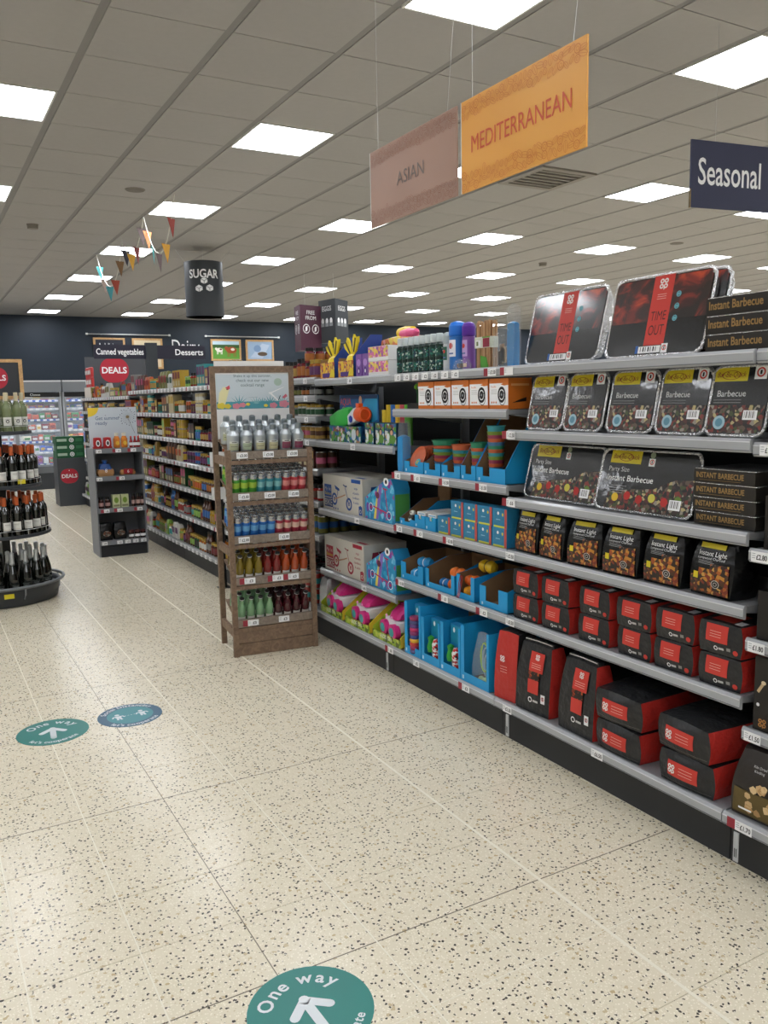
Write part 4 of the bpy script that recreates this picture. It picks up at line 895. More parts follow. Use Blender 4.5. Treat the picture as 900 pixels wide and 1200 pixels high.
SCOOT = cells('scooter_print', ['2A9AC8', '1F86C0', '35A8D0', '2A9AC8', '2484BC', '5ABCE0', '2590C0', '7FCCE8', '2A9AC8', 'A84A98'], 40)
def scooter_box(label, loc):
    w, d = .35, .10; t = thing('scooter_box', label, 'box', loc, FACE); prof = [(-w/2, 0), (w/2, 0), (w/2, .20), (w*.40, .255), (w*.2, .245), (-w/2, .125)]
    b = MB(); b.loft([[(x, y, z) for x, z in prof] for y in (0, d)], hx('2A8FC4')); b.build('carton', t)
    b = MB(); a = Art(b); a.poly([(x*.97, .003+z*.97) for x, z in prof], SCOOT, .0008)
    a.poly([(-w*.2, .01), (-w*.12, .01), (.0, .21), (-w*.04, .19)], hx('E3D45A'), .0012); a.poly([(-w*.12, .01), (-w*.04, .01), (.04, .22), (.0, .21)], hx('8A6FC0'), .0012)
    C2 = hx('C4285A'); a.line(-w*.25, .085, w*.28, .055, .008, C2, .0016); a.line(w*.28, .055, w*.2, .19, .009, C2, .0016); a.line(w*.13, .195, w*.27, .19, .008, C2, .0016)
    for x, y in ((w*.32, .045), (-w*.28, .075)): a.ell(x, y, .026, .026, PAPER, .0018); a.ell(x, y, .021, .021, hx('2F5FA8'), .002); a.ell(x, y, .01, .01, C2, .0022)
    a.ell(-w*.05, .15, .022, .02, hx('6A2F4A'), .0018); a.ell(-w*.4, .07, .016, .03, hx('7A4FA8'), .0014); a.ell(w*.24, .235, .03, .024, PAPER, .0016); a.ell(w*.24, .235, .012, .012, INK, .002); a.ell(w*.33, .22, .02, .02, hx('8E3FA0'), .0014)
    b.build('print', t); MB().box(w/2+.0002, .004, .02, w/2+.0012, d-.004, .17, hx('4F9A4F')).build('side_print', t)
scooter_box('bright blue sloping scooter box right of the blue print bike box', (2.3, 4.138, .8458)); scooter_box('bright blue sloping scooter box right of the crimson print bike box', (2.3, 4.138, .4458))
t = thing('doll_box', 'pink and purple toy box behind the scooter box on the lower shelf', 'box', (2.30, 3.945-.0, .5578), FACE) if False else None
# water guns
t = thing('water_gun_pack', 'large water gun pack with green tank and orange nozzle on blue card', 'toy', (2.31, 4.52, 1.2858), FACE)
w = .50; b = MB(); b.box(-w/2, .07, 0, w/2, .075, .285, hx('1F5F9A')); b.build('backing_card', t)
b = MB(); a = Art(b, (0, .07, 0)); a.poly([(-.04, .12), (.1, .27), (.24, .27), (.24, .14), (.1, .1)], hx('2F9AC8'), .0008); a.rect(-.24, .262, .24, .283, hx('1A3A6A'), .001)
a.txt('AQUA', -.17, .225, .042, hx('D8482A'), 'c', .15, .0012, 0, .1); a.txt('SHOT', -.15, .178, .036, hx('C9D82A'), 'c', .13, .0012, 0, .1)
a.ell(.03, .25, .02, .03, hx('D8A080'), .0014); a.rect(.0, .19, .06, .225, hx('C43A3A'), .0012); b.build('print', t)
b = MB(); b.M = Matrix.Translation((-.125, .025, .135))@Matrix.Rotation(radians(-14), 4, 'Y')@Matrix.Scale(1.3, 4); G = hx('3AAF4A', .3)
b.loft([[(x, y, z) for y, z in rrect(q, q*1.7, .014, 3)] for x, q in ((-.10, .03), (-.09, .05), (0, .056), (.08, .05), (.10, .036))], G, smooth=True); b.build('water_tank', t)
b = MB(); b.M = Matrix.Translation((.05, .0, .155))@Matrix.Rotation(radians(-22), 4, 'Y')
b.loft([[(x, y+.02, z) for y, z in rrect(q, q*1.5, .012, 3)] for x, q in ((-.11, .02), (-.06, .045), (.03, .055), (.07, .05))], hx('D5DAE0', .3), smooth=True); b.build('gun_body', t)
b = MB(); b.lathe([(0, -.006), (.018, -.004), (.022, 0), (.018, .004)], 14, hx('2A3FA8', .3), (.05, -.012, .142), ax='y'); b.build('trigger_plate', t)
b = MB(); b.lathe([(.02, -.05), (.043, -.035), (.046, .0), (.046, .035), (.034, .042), (.03, .03), (.0, .03)], 20, hx('F0602A', .3), (.145, .018, .17), ax='x'); b.box(.10, 0, .2, .135, .03, .236, hx('F0602A', .3)); b.build('nozzle', t)
b = MB(); b.tube([(.0, .02, .08), (.05, .015, .05), (.10, .02, .065)], .007, hx('D5DAE0', .3), 6); b.build('handle', t)
b = MB(); b.tube([(-.26, .02, .15), (-.235, .02, .146)], .01, hx('F0802A', .3), 8); b.build('plug', t)
COM = cells('comic_print', ['3A8A3F', '2A6FA8', '4F9A3A', 'C9CFD0', '1D4F7A', 'B8896A', '5A8A3A', '22485E'], 45)
t = thing('water_gun_carton', 'low comic printed carton with red lettering under the green water gun', 'box', (2.302, 4.55, 1.2858), FACE)
t.location.x = 2.296; 
MB().box(-.21, -.0, 0, .21, .006, .10, hx('1F5F7A')).build('carton', t); b = MB(); a = Art(b); a.rect(-.208, .002, .208, .098, COM); a.txt('BAZOOKA', -.07, .066, .024, hx('B82A2F'), 'c', .22, .0012); a.ell(.12, .05, .03, .035, hx('C9D3DA'), .001); a.ell(.17, .07, .022, .028, hx('3A2A22'), .0012); a.ell(.172, .06, .015, .018, hx('D0A080'), .0014); b.build('print', t)
def soldier(y, label, rz=0, c=None):
    t = thing('toy_figure_box', label, 'box', (2.30, y, 1.2858), FACE+rz, 'comic toy boxes'); w, h = .105, .125
    MB().box(-w/2, 0, 0, w/2, .08, h, hx('17384F')).build('carton', t); b = MB(); a = Art(b); a.rect(-w*.46, .003, w*.46, h-.003, COM); a.txt('BLAST', 0, h*.8, .017, hx('B82A2F'), 'c', w*.8, .0012)
    a.ell(w*.1, h*.62, .016, .018, hx('2A1F1A'), .001); a.ell(w*.1, h*.58, .012, .014, hx('D8A888'), .0014); a.rect(-w*.1, h*.1, w*.32, h*.46, hx('5E8F3A'), .001); a.ell(-w*.2, h*.4, .014, .02, hx('E0E4E6'), .0012); b.build('print', t)
soldier(4.24, 'comic printed toy box, left of three at the end of the water gun shelf'); soldier(4.115, 'comic printed toy box, middle of three at the end of the water gun shelf'); soldier(3.995, 'comic printed toy box, right of three at the end of the water gun shelf', .15)
def foam_tube(k, y, z, c, label, X=2.41, h=.10):
    t = tag(MB().lathe([(.012, 0), (.023, .0), (.023, h), (.010, h), (.010, h*.6), (0, h*.6)], 14, mat('foam_'+c, c, .7)).build('foam_tube', loc=(X, y, z)), label, 'toy', 'foam water tubes')
for k, (c, cn) in enumerate((('E0C53A', 'yellow'), ('D8B82A', 'yellow'), ('2F6AB8', 'blue'), ('E0B83A', 'yellow'), ('C4505A', 'pink'), ('5FA83A', 'green'))):
    foam_tube(k, 4.235-.051*k, 1.411 if k < 0 else 1.2858, c, '%s foam tube standing behind the toy boxes, %s from left' % (cn, ORD[k]), h=.225-.03*(k == 0))
# third bay top shelf: toys in trays
CHK = cells('comic_tray_print', ['D8862A', 'E0B83A', 'C4602A', 'D89A3A', 'A84A2A', 'E8C85A', '8A3A5A'], 60)
def chicken_tray(y, label, l2, s=1):
    t = thing('toy_display_tray', label, 'tray', (2.30, y, 1.6758), FACE, 'yellow toy display trays'); w = .20; e = .004
    b = MB(); b.box(-w/2, 0, 0, w/2, .004, .10, CHK); b.box(-w/2, .004, 0, -w/2+e, .2, .12, CARD)
    b.add([(w/2, 0, 0), (w/2, .2, 0), (w/2, .2, .25), (w/2, .12, .25), (w/2, .0, .12)], [(0, 1, 2, 3, 4)], hx('22408A')); b.add([(w/2-e, 0, 0), (w/2-e, .2, 0), (w/2-e, .2, .25), (w/2-e, .12, .25), (w/2-e, .0, .12)], [(4, 3, 2, 1, 0)], CARD)
    b.box(-w/2+e, .196, 0, w/2-e, .2, .20, CARD); b.box(-w/2+e, .004, 0, w/2-e, .196, .003, CARD); b.build('tray', t)
    b = MB(); a = Art(b); a.rect(-w*.35, .008, w*.2, .035, hx('4A2A7A')); a.ell(-w*.2, .07, .02, .025, hx('E8C02A'), .001); a.poly([(w*.15, .01), (w*.5, .01), (w*.5, .05), (w*.3, .06)], hx('E8D02A'), .001); b.build('print', t)
    t = thing('squeaky_bird_toy', l2, 'toy', (2.36, y+.01, 1.68), FACE); Y = hx('E8CF1F', .35); D = hx('4A3F1A', .5)
    b = MB(); b.lathe([(0, 0), (.035, .01), (.05, .05), (.05, .09), (.035, .125), (.02, .135), (0, .14)], 16, Y); b.build('body', t)
    b = MB(); b.lathe([(.018, 0), (0, .05)], 10, hx('E8702A', .35), (.01, -.085, .085), ax='y') if False else b.lathe([(0, 0), (.014, .03)], 10, hx('E0502A', .35), (.02, -.07, .08), ax='y'); b.build('beak', t)
    for sgn in (-1, 1):
        b = MB(); b.M = Matrix.Translation((.01*sgn, 0, .12))@Matrix.Rotation(radians(28*sgn-12), 4, 'Y')
        pr = [(-.006, 0), (.006, 0), (.036, .10), (.03, .13), (0, .115), (-.03, .13), (-.036, .10)]
        b.loft([[(x, q, z) for x, z in pr] for q in (-.006, .006)], Y); b.box(-.006, -.009, .03, .006, .009, .115, D); b.build('foot', t)
chicken_tray(4.775, 'cardboard tray with orange comic print, left of two on the top shelf', 'yellow rubber bird toy upside down in the left tray')
chicken_tray(4.52, 'cardboard tray with orange comic print, right of two on the top shelf', 'yellow rubber bird toy upside down in the right tray')
def slime(y, z, label, c='7A4FA0', w=.07, h=.13, X=2.305, fm=None):
    t = thing('toy_pouch', label, 'toy', (X, y, z), FACE, 'purple toy packs'); MB().box(-w/2, 0, 0, w/2, .05, h, hx(c, .35)).build('pack', t)
    b = MB(); a = Art(b); a.ell(0, h*.62, w*.34, h*.16, hx('B58AD0'), .0008); a.ell(0, h*.25, w*.3, h*.18, hx('5A2F86'), .0008); a.ell(0, h*.25, w*.1, h*.08, PAPER, .0012); b.build('print', t)
slime(4.36, 1.6758, 'purple toy pack, left one beside the bird trays'); slime(4.28, 1.6758, 'purple toy pack, right one beside the bird trays')
PONY = cells('pony_print', ['E8C84A', 'D870A8', 'E8D060', 'C85AA0', 'F0B8D0', 'E0C050', '8A5AB0'], 55)
for k, z in enumerate((1.6758, 1.7578)):
    t = thing('sweet_tray', '%s yellow and pink printed toy tray beside the insect sprays' % ('lower', 'upper')[k], 'box', (2.304, 4.125, z), FACE); MB().box(-.115, 0, 0, .115, .14, .08, WHITE).build('tray', t)
    b = MB(); Art(b).rect(-.113, .02, .113, .078, PONY); b.build('print', t)
t = thing('soft_toy_bag', 'clear bag of pink and yellow soft toys on the top shelf', 'toy', (2.37, 4.22, 1.839), FACE)
t.location = (2.47, 4.22, 1.6758)
wbox(MB(), .36, .22, .12, .15, cells('red_yellow_pack', ['D8502A', 'E8B83A', 'D87A3A', 'E0A0A0', 'E8D04A'], 30, .3), rnd=.15, n=6).build('bag', t)
b = MB(); b.lathe([(0, -.10), (.024, -.08), (.03, 0), (.022, .07), (0, .10)], 14, hx('E05A8A', .3), (.12, .03, .235), ax='x'); b.build('pink_toy', t)
b = MB(); b.lathe([(0, -.10), (.03, -.07), (.036, 0), (.03, .07), (0, .10)], 14, hx('E8C82A', .3), (.02, .07, .248), ax='x'); b.build('yellow_toy', t)
b = MB(); a = Art(b, (-.09, -.012, .13)); a.txt('HIGH', 0, .03, .03, INK, 'c', .1, .001); a.txt('LIGHT', 0, -.01, .03, hx('E8C02A'), 'c', .1, .001); b.build('lettering', t)
# ---- base shelf: three pink ride-on cars in trays
def car(y, label, l2):
    t = thing('toy_car', label, 'toy', (2.25, y, .214), FACE-.12, 'pink toy cars'); t.scale = (.88, .88, .73); P = hx('D0307F', .3); Wt = hx('E6E6EA', .3); Tq = hx('3FA8A8', .35)
    def hull(prof, x0, x1, m, nm, inset=.012):
        b = MB(); n = len(prof)
        cy = sum(p[0] for p in prof)/n; cz = sum(p[1] for p in prof)/n
        def lp(x, k): return [(x, cy+(p[0]-cy)*k, cz+(p[1]-cz)*k) for p in prof]
        b.loft([lp(x0, .86), lp(x0+inset, 1), lp(x1-inset, 1), lp(x1, .86)], m, smooth=False); return b.build(nm, t)
    # local: +x toward the camera; front of the car faces the aisle
    hull([(-.0, .05), (.26, .05), (.27, .14), (.20, .15), (.01, .135)], -.105, .105, Wt, 'chassis')
    hull([(.02, .138), (.22, .152), (.235, .19), (.15, .235), (.09, .23), (.035, .175)], -.075, .075, P, 'bonnet', .03); hull([(.10, .225), (.17, .23), (.16, .25), (.11, .248)], -.05, .05, P, 'seat', .015)
    b = MB(); b.tube([(-.05, .10, .23), (-.05, .10, .245), (.05, .10, .245), (.05, .10, .23)], .006, P, 6); b.build('handlebar', t)
    b = MB(); a = Art(b, (0, -.0, .14), (1, 0, 0), (0, .35, 1)); a.ell(-.04, .02, .018, .011, hx('E8A0C8'), .012); b.build('headlight', t); b = MB(); a = Art(b, (0, -.0, .14), (1, 0, 0), (0, .35, 1)); a.ell(.04, .02, .018, .011, hx('E8A0C8'), .012); b.build('headlight', t)
    for (sx, yy, r_) in ((-.072, -.0, .060), (.072, -.0, .060), (-.085, .20, .055), (.085, .20, .055)):
        w_ = MB().lathe([(r_*.6, -.022), (r_, -.018), (r_, .018), (r_*.6, .022)], 22, P, (sx, yy, r_), ax='y' if yy < .1 else 'x').build('wheel', t)
        b = MB().lathe([(0, -.026), (r_*.55, -.0245), (r_*.62, -.02), (r_*.62, .02), (r_*.55, .0245), (0, .026)], 22, Tq, (sx, yy, r_), ax='y' if yy < .1 else 'x'); b.build('hub', w_)
    q = thing('toy_car_tray', l2, 'tray', (2.222, y, .186), FACE, 'green toy car trays'); G = cells('green_tray_print', ['9AB83A', '7A9A2A', 'B5C84A', '5A6A2A', 'C9D05A', '3A4A2A'], 40)
    b = MB(); b.box(-.155, 0, 0, .155, .004, .045, G); b.box(-.155, .004, 0, .155, .34, .003, G)
    for x, c in ((-.155, 'B8D03A'), (.151, 'E0C03A')): b.add([(x, .004, 0), (x, .34, 0), (x, .34, .22), (x, .2, .2), (x, .004, .06), (x+.004, .004, 0), (x+.004, .34, 0), (x+.004, .34, .22), (x+.004, .2, .2), (x+.004, .004, .06)],
        [(4, 3, 2, 1, 0), (5, 6, 7, 8, 9), (3, 4, 9, 8), (2, 3, 8, 7), (4, 0, 5, 9)], hx(c))
    b.build('tray', q); b = MB(); a = Art(b); a.txt('RIDE ON', 0, .018, .022, PAPER, 'c', .2, .001, 0, .2); b.build('lettering', q)
for k, y in enumerate((4.66, 4.31, 3.955)):
    car(y, 'pink and white toy car with turquoise hubs, %s of three on the base shelf' % ('left', 'middle', 'right')[k], 'green printed tray under the %s pink toy car' % ('left', 'middle', 'right')[k])
t = thing('silver_bag', 'silvery white plastic bag left of the pink cars by the wooden stand', 'bag', (2.27, 4.885, .186), FACE); wbox(MB(), .12, .2, .12, .2, mat('bag_silver', 'C9CCD0', .2, .6, bump=.8, bs=25), tap=.3, rnd=.2, n=7).build('bag', t)
#==P4==
# ================================================================= GROCERIES: jars, tins, bottles, boxes facing the aisle
COLS = {'amber': '9A5A20', 'red': '8E2420', 'dark green': '1F4A2C', 'yellow': 'B0902A', 'cream': 'BDB08A', 'white': 'C4C4BE', 'orange': 'B0521F', 'brown': '4A2C1E', 'black': '1E1C1C', 'blue': '2A5C9A', 'teal': '2F8A8A',
        'purple': '5A2C5A', 'pink': 'B8587A', 'olive': '6A6A2A', 'gold': 'A58440', 'light green': '7FA84A', 'maroon': '6A1F28', 'grey': '7A7A78'}
GM = {}
def goods(kind, c1, c2, w, h, d):
    key = (kind, c1, c2, round(w, 3), round(h, 3))
    if key in GM: return GM[key]
    b = MB(); A = hx(COLS[c1], .35); B = hx(COLS[c2], .4); r = w/2*.97
    if kind == 'jar':
        b.lathe([(r*.92, 0), (r, h*.05), (r, h*.15)], 10, hx(COLS[c1], .12)); b.lathe([(r*1.005, h*.15), (r*1.005, h*.62)], 10, B); b.lathe([(r, h*.62), (r*.96, h*.72), (r*.8, h*.78)], 10, hx(COLS[c1], .12))
        b.lathe([(r*.86, h*.79), (r*.88, h*.8), (r*.88, h), (r*.1, h)], 10, hx('2A2A2A' if c1 in ('red', 'maroon', 'black') else 'B79A4A', .3, metal=.6))
    elif kind == 'tin':
        S_ = hx('B8BABC', .25, metal=.9); b.lathe([(r, 0), (r, h*.05)], 10, S_); b.lathe([(r*.99, h*.05), (r*.99, h*.3)], 10, A); b.lathe([(r*.99, h*.3), (r*.99, h*.65)], 10, B); b.lathe([(r*.99, h*.65), (r*.99, h*.94)], 10, A); b.lathe([(r, h*.94), (r, h), (r*.9, h*.985), (r*.1, h*.985)], 10, S_)
    elif kind == 'bottle':
        b.lathe([(r*.9, 0), (r, h*.03), (r, h*.18)], 10, hx(COLS[c1], .12)); b.lathe([(r*1.01, h*.18), (r*1.01, h*.48)], 10, B); b.lathe([(r, h*.48), (r, h*.6), (r*.45, h*.76), (r*.36, h*.88)], 10, hx(COLS[c1], .12)); b.lathe([(r*.44, h*.88), (r*.44, h), (r*.1, h)], 10, hx('B23A2A' if c2 == 'cream' else '202020', .3))
    elif kind == 'pouch':
        wbox(b, w*.96, h, min(d, .07), .12, A, rnd=.12, tap=.5, n=3, topk=0); a = Art(b, (0, -.005, 0)); a.rect(-w*.3, h*.35, w*.3, h*.75, B, .002); b_ = a
    else:
        b.box(-w*.485, 0, 0, w*.485, d, h, A); a = Art(b); a.rect(-w*.4, h*.52, w*.4, h*.9, B, .0012); a.rect(-w*.3, h*.12, w*.3, h*.42, hx(COLS['cream' if c2 != 'cream' else 'brown'], .4), .0012)
    o = b.build(kind); me = o.data; bpy.data.objects.remove(o); GM[key] = me; return me
def word_kind(k): return {'tin': 'tin', 'jar': 'jar', 'bottle': 'bottle', 'pouch': 'pouch', 'box': 'carton'}[k]
def put(name, me, loc, rz, label, cat, group, kz=None):
    o = bpy.data.objects.new(name, me); C.objects.link(o); o.location = loc; o.rotation_euler = (0, 0, rz); o['label'] = label; o['category'] = cat
    if group: o['group'] = group
    return o
SZ = {'jar': (.07, .115), 'tin': (.076, .105), 'bottle': (.066, .225), 'box': (.085, .17), 'pouch': (.11, .165)}
def fill(Y0, Y1, z, hmax, seed, kinds, cols, where, rows=1, X=2.31, shelf='top', lay=1):
    r = random.Random(seed); y = Y0+.035; n = 0
    while True:
        k = r.choice(kinds); w, h = SZ[k]; w *= r.uniform(.88, 1.15); h *= r.uniform(.85, 1.15)
        if h > hmax: h = hmax*r.uniform(.82, .97) if k != 'bottle' else None
        if h is None: k = 'jar'; w = .07; h = min(.115, hmax*.9)
        c1 = r.choice(cols); c2 = r.choice([c for c in COLS if c != c1]); m = r.choice((1, 2, 2, 3)); w = round(w, 3); h = round(h, 3)
        if k == 'bottle' and c1 in ('white', 'grey'): c1 = 'amber'
        me = goods(k, c1, c2, w, h, .09); lvl = 2 if (k in ('tin', 'jar', 'box') and h*2 < hmax and lay > 1) else 1
        kd = word_kind(k)
        lab = '%s %s with %s label, %s product from right, %s shelf, %s' % (c1, kd, c2, ORD[min(n, 39)], shelf, where)
        done = False
        for _ in range(m):
            if y+w > Y1-.02: done = True; break
            for q in range(rows):
                lab = ('%s row %s %s, %s label, %s from right, %s shelf, %s' % (ORD[q], c1, kd, c2, ORD[min(n, 39)], shelf, where)) if rows > 1 else lab
                for l in range(lvl): put('warm_toned_jar' if kd == 'jar' and c1 in ('amber', 'orange', 'red', 'maroon', 'brown') else kd, me, (X+(w/2 if k in ('jar', 'tin', 'bottle') else 0)+q*(w*1.05 if k in ('jar', 'tin', 'bottle') else .10), y+w/2, z+.0008+l*(h+.0005)), FACE, lab, kd, lab)  # all generic jars, contents unspecified; warm body colours only get a second name
            y += w*1.03
        n += 1
        if done: break
BOTT = ['amber', 'olive', 'gold', 'brown', 'dark green', 'yellow']; MIX = ['amber', 'red', 'yellow', 'cream', 'white', 'orange', 'brown', 'light green', 'teal', 'purple', 'black', 'blue', 'maroon']
SN = ['base', 'lowest', 'second', 'third', 'fourth', 'fifth', 'top']
for i in range(7):
    top = 1.69 if i < 4 else 1.635
    zs = [.185]+FZ[:-1]+[top]
    if i == 0: zs = [.185, .45, .73, .965, 1.113, 1.313, 1.487, 1.69]
    y0 = 5.92+i*1.07; wh = '%s grocery bay' % ORD[i]
    nn = ['base', 'lowest', 'second', 'third', 'fourth', 'fifth', 'sixth', 'top'] if i == 0 else SN
    for k, z in enumerate(zs):
        hm = (zs[k+1]-z-.05) if k+1 < len(zs) else .2
        if i < 2: kinds, cols = ((['bottle', 'bottle', 'bottle'], BOTT) if k in (0, 1, 2) else (['jar', 'tin', 'jar', 'box'], MIX))
        else: kinds, cols = {0: (['pouch', 'bottle', 'pouch', 'bottle'], ['cream', 'yellow', 'white', 'red', 'light green']), 1: (['bottle', 'jar', 'jar'], ['blue', 'red', 'brown', 'white', 'cream']), 2: (['jar', 'bottle', 'box'], ['dark green', 'maroon', 'brown', 'olive', 'red']),
            3: (['jar', 'pouch', 'jar'], ['cream', 'brown', 'purple', 'maroon', 'gold']), 4: (['jar', 'tin', 'box'], ['yellow', 'brown', 'gold', 'dark green', 'maroon']), 5: (['jar', 'box', 'tin'], ['orange', 'brown', 'gold', 'black', 'teal', 'cream'])}.get(k, (['box', 'pouch', 'tin', 'bottle'], ['orange', 'red', 'yellow', 'teal', 'brown', 'grey', 'olive', 'white']))
        yy0 = y0+(.62 if i == 0 and k < 7 else 0)
        fill(yy0, y0+1.07-(.65 if i == 6 and k == 6 else 0), z, hm, 100+i*10+k, kinds, cols, wh, 1, 2.31 if k else 2.235, nn[k], 2)
for k, z in enumerate([.186]+DZ):                                  # jars and tins beside the wooden stand, several deep
    zs = [.186]+DZ
    hm = (zs[k+1]-z-.05) if k+1 < len(zs) else .2
    kc = {7: (['jar'], ['dark green', 'maroon', 'amber']), 6: (['jar'], ['black', 'cream']), 5: (['jar'], ['white', 'grey']), 4: (['tin'], ['yellow', 'gold']), 3: (['tin', 'box'], ['dark green', 'brown']), 2: (['jar'], ['red', 'maroon']), 1: (['jar', 'tin'], ['dark green', 'olive']), 0: (['jar', 'tin'], ['red', 'maroon'])}[k]
    fill(4.93, 5.55, z, hm, 40+k, kc[0], kc[1], 'bay behind wooden stand', 4 if k in (0, 1, 2, 7) else 2, 2.31 if k else 2.24, (['base']+ORD[:7])[k], 2)
# small shelf-edge box and the scanner pole at the break in the run
t = thing('service_post', 'black post with white scanner boxes between shelving runs behind wooden stand', 'post', (2.17, 6.62, 0)); MB().box(-.02, -.02, 0, .02, .02, 1.42, BLACK).build('pole', t)
MB().box(-.05, -.05, 0, .05, .05, .004, BLACK).build('foot', t)
for z, h in ((1.02, .12), (.75, .10)): MB().box(-.075, -.035, z, .04, -.0205, z+h, WHITE).build('card_holder', t)
# red and white packets hanging on the far end of the run
t = thing('end_panel', 'grey end panel closing the far end of the grocery shelving', 'panel', (2.49, 13.43, 0)); MB().box(-.18, 0, 0, .32, .03, 1.66, mat('panel_grey', '5A5C60', .6)).build('panel', t)
pk = thing('snack_packet', 'x', 'packet'); wbox(MB(), .10, .14, .04, .15, hx('C23A3A', .3), rnd=.15, n=4).build('bag', pk); b = MB(); a = Art(b, (0, -.006, 0)); a.rect(-.03, .04, .04, .1, PAPER, .002); b.build('label', pk)
spots = []; lb_ = []
for k in range(8): spots.append(((2.165-.0*k, 13.2-(k % 4)*.13, .30+0) if k < 0 else (2.36, 12.95+.11*(k % 4), 1.80+.142*(k//4)), FACE, 0)); lb_.append('red and white snack packet heaped at the far end of the top shelf, %s' % ORD[k])
series(pk, spots, lb_, 'snack packets at the far end')
for k in range(4): tag(MB().box(-.05, -.06, 0, .05, .06, .158, hx('D8D0C8')).build('carton', loc=(2.39, 12.95+.125*k, 1.6358)), 'white carton under the snack packets at far end, %s from right' % ORD[k], 'carton', 'cartons under the packets')

# ================================================================= WOODEN DISPLAY STAND
SR = radians(-6); SX, SY = 1.593, 4.719
def st(x, y, z): return (SX+x*cos(SR)-y*sin(SR), SY+x*sin(SR)+y*cos(SR), z)
t = thing('wooden_display_stand', 'tall wooden stand with five tiers of cocktail bottles and cans in the aisle', 'display stand', (SX, SY, 0), SR)
SWd, SDp = .537, .33; TS = math.tan(radians(17)); TA = radians(17)
for x in (0, SWd-.032):
    MB().box(x, 0, 0, x+.032, .028, 1.262, WOOD).build('front_post', t)
    MB().box(x, SDp, 0, x+.032, SDp+.03, 1.765, WOOD).build('rear_post', t)
    for z in (.12, .62, 1.17): MB().box(x+.004, .0285, z, x+.024, SDp-.0005, z+.05, WOOD).build('side_rail', t)
MB().box(.0325, SDp, 1.725, SWd-.0325, SDp+.03, 1.765, WOOD).build('top_rail', t)
hb = MB().box(.0325, SDp+.006, 1.30, SWd-.0325, SDp+.016, 1.7245, WHITE).build('header_panel', t)
MB().box(.03, SDp+.008, 1.7655, SWd-.06, SDp+.018, 1.797, WHITE).build('card_edge', t)
b = MB(); a = Art(b, (SWd/2, SDp+.006, 1.50)); w = SWd-.07
a.rect(-w/2, 0, w/2, .215, hx('CBD6DC'), .0006); TG = hx('4A6A70')
a.txt('Shake it up this summer,', 0, .197, .017, TG, 'c', w*.8, .0012); a.txt('check out our new', 0, .168, .019, TG, 'c', w*.6, .0012); a.txt('cocktail range', 0, .139, .019, TG, 'c', w*.5, .0012)
TL = hx('4F9AA8'); TL2 = hx('7FB8C0'); PK = hx('D98A9A'); YL = hx('E3D04A')
a.rect(-w/2, 0, w/2, .045, TL, .001)
for x0, c, s in ((-.09, TL, 1), (.02, TL2, .8), (.11, TL, .9), (.19, TL2, 1), (.06, TL, .7)):
    for k in range(7): an = radians(20+k*23); a.poly([(x0-.006, .03), (x0+.075*s*cos(an), .03+.06*s*sin(an)), (x0+.006, .03)], c, .0012+.0001*k)
a.poly([(-.225, .03), (-.215, .10), (-.19, .135), (-.165, .138), (-.152, .12), (-.17, .06), (-.18, .03)], hx('E9E3B0'), .002); a.poly([(-.175, .132), (-.150, .148), (-.145, .128), (-.158, .118)], hx('C4505A'), .0024); a.ell(-.165, .122, .004, .004, INK, .0026, 8)
for x, y, r_, c in ((-.205, .015, .028, YL), (-.165, .012, .022, YL), (-.11, .012, .026, PK), (-.07, .018, .022, PK), (-.035, .022, .014, YL), (.08, .012, .014, YL), (.13, .012, .026, PK), (.2, .02, .034, PK)):
    for k in range(5): a.ell(x+r_*.55*cos(k*1.257), y+r_*.35*sin(k*1.257)+.006, r_*.5, r_*.38, c, .0028+.0002*k, 8)
for k in range(10): a.line(.155+.0, .04, .155+.0, .041, .001, TL)
a.poly([(.10, .10), (.16, .045), (.165, .05), (.115, .102)], PAPER, .003); a.poly([(.10, .095), (.205, .135), (.20, .13), (.11, .09)], PAPER, .003); a.poly([(.19, .07), (.215, .09), (.225, .075), (.2, .058)], hx('D06A7A'), .0032); a.line(.165, .05, .178, .08, .005, hx('2A3A40'), .003)
a.ell(.165, .165, .026, .024, hx('A8C0B4'), .0012); a.rect(-.03, .07, .03, .071, TG, .0014)
b.build('header_print', t)
tiers = [1.186, .939, .678, .425, .163]
for k, z in enumerate(tiers):
    ns = 9; dy_ = (SDp-.025)/ns
    for q in range(ns):
        ya, yb = .0245+dy_*q, .0245+dy_*(q+1)-.002; za, zb = z+.026+TS*(ya-.024), z+.026+TS*(yb-.024)
        MB().loft([[(x, ya, za), (x, yb, zb), (x, yb, zb+.010), (x, ya, za+.010)] for x in (.0325, SWd-.0325)], WOOD).build('shelf_slat', t)
    r_ = MB().box(.0325, .003, z+.018, SWd-.0325, .022, z+.066, wood_mat('display_wood_light', '76695C', '94877A')).build('front_rail', t)
    MB().box(.0325, .006, z-.012, SWd-.0325, .0245, z+.012, WOOD).build('lower_rail', t)
    for x, pr, rd in {0: ((.10, '£3.00', 0), (.26, '£3.00', 0), (.41, '£3.00', 0)), 1: ((.10, '£2.00', 0), (.26, '£2.00', 0), (.41, '£2.00', 0)), 2: ((.09, '£2.00', 0), (.34, '£2.00', 0)), 3: ((.115, '£3', 1), (.29, '£3', 1), (.39, '£3', 1)), 4: ((.125, '£3', 1), (.32, '£3', 0))}[k]:
        b = MB(); b.M = Matrix.Translation((0, .0025, 0)); ticket(b, x, z+.024, pr, rd, .068, .036, .016); b.build('price_ticket', t)
for z0, z1 in ((.003, .078), (.082, .15)): MB().box(.0325, .004, z0, SWd-.0325, .022, z1, WOOD).build('base_board', t)
TN = ['top tier', 'second tier', 'third tier', 'fourth tier', 'bottom tier']
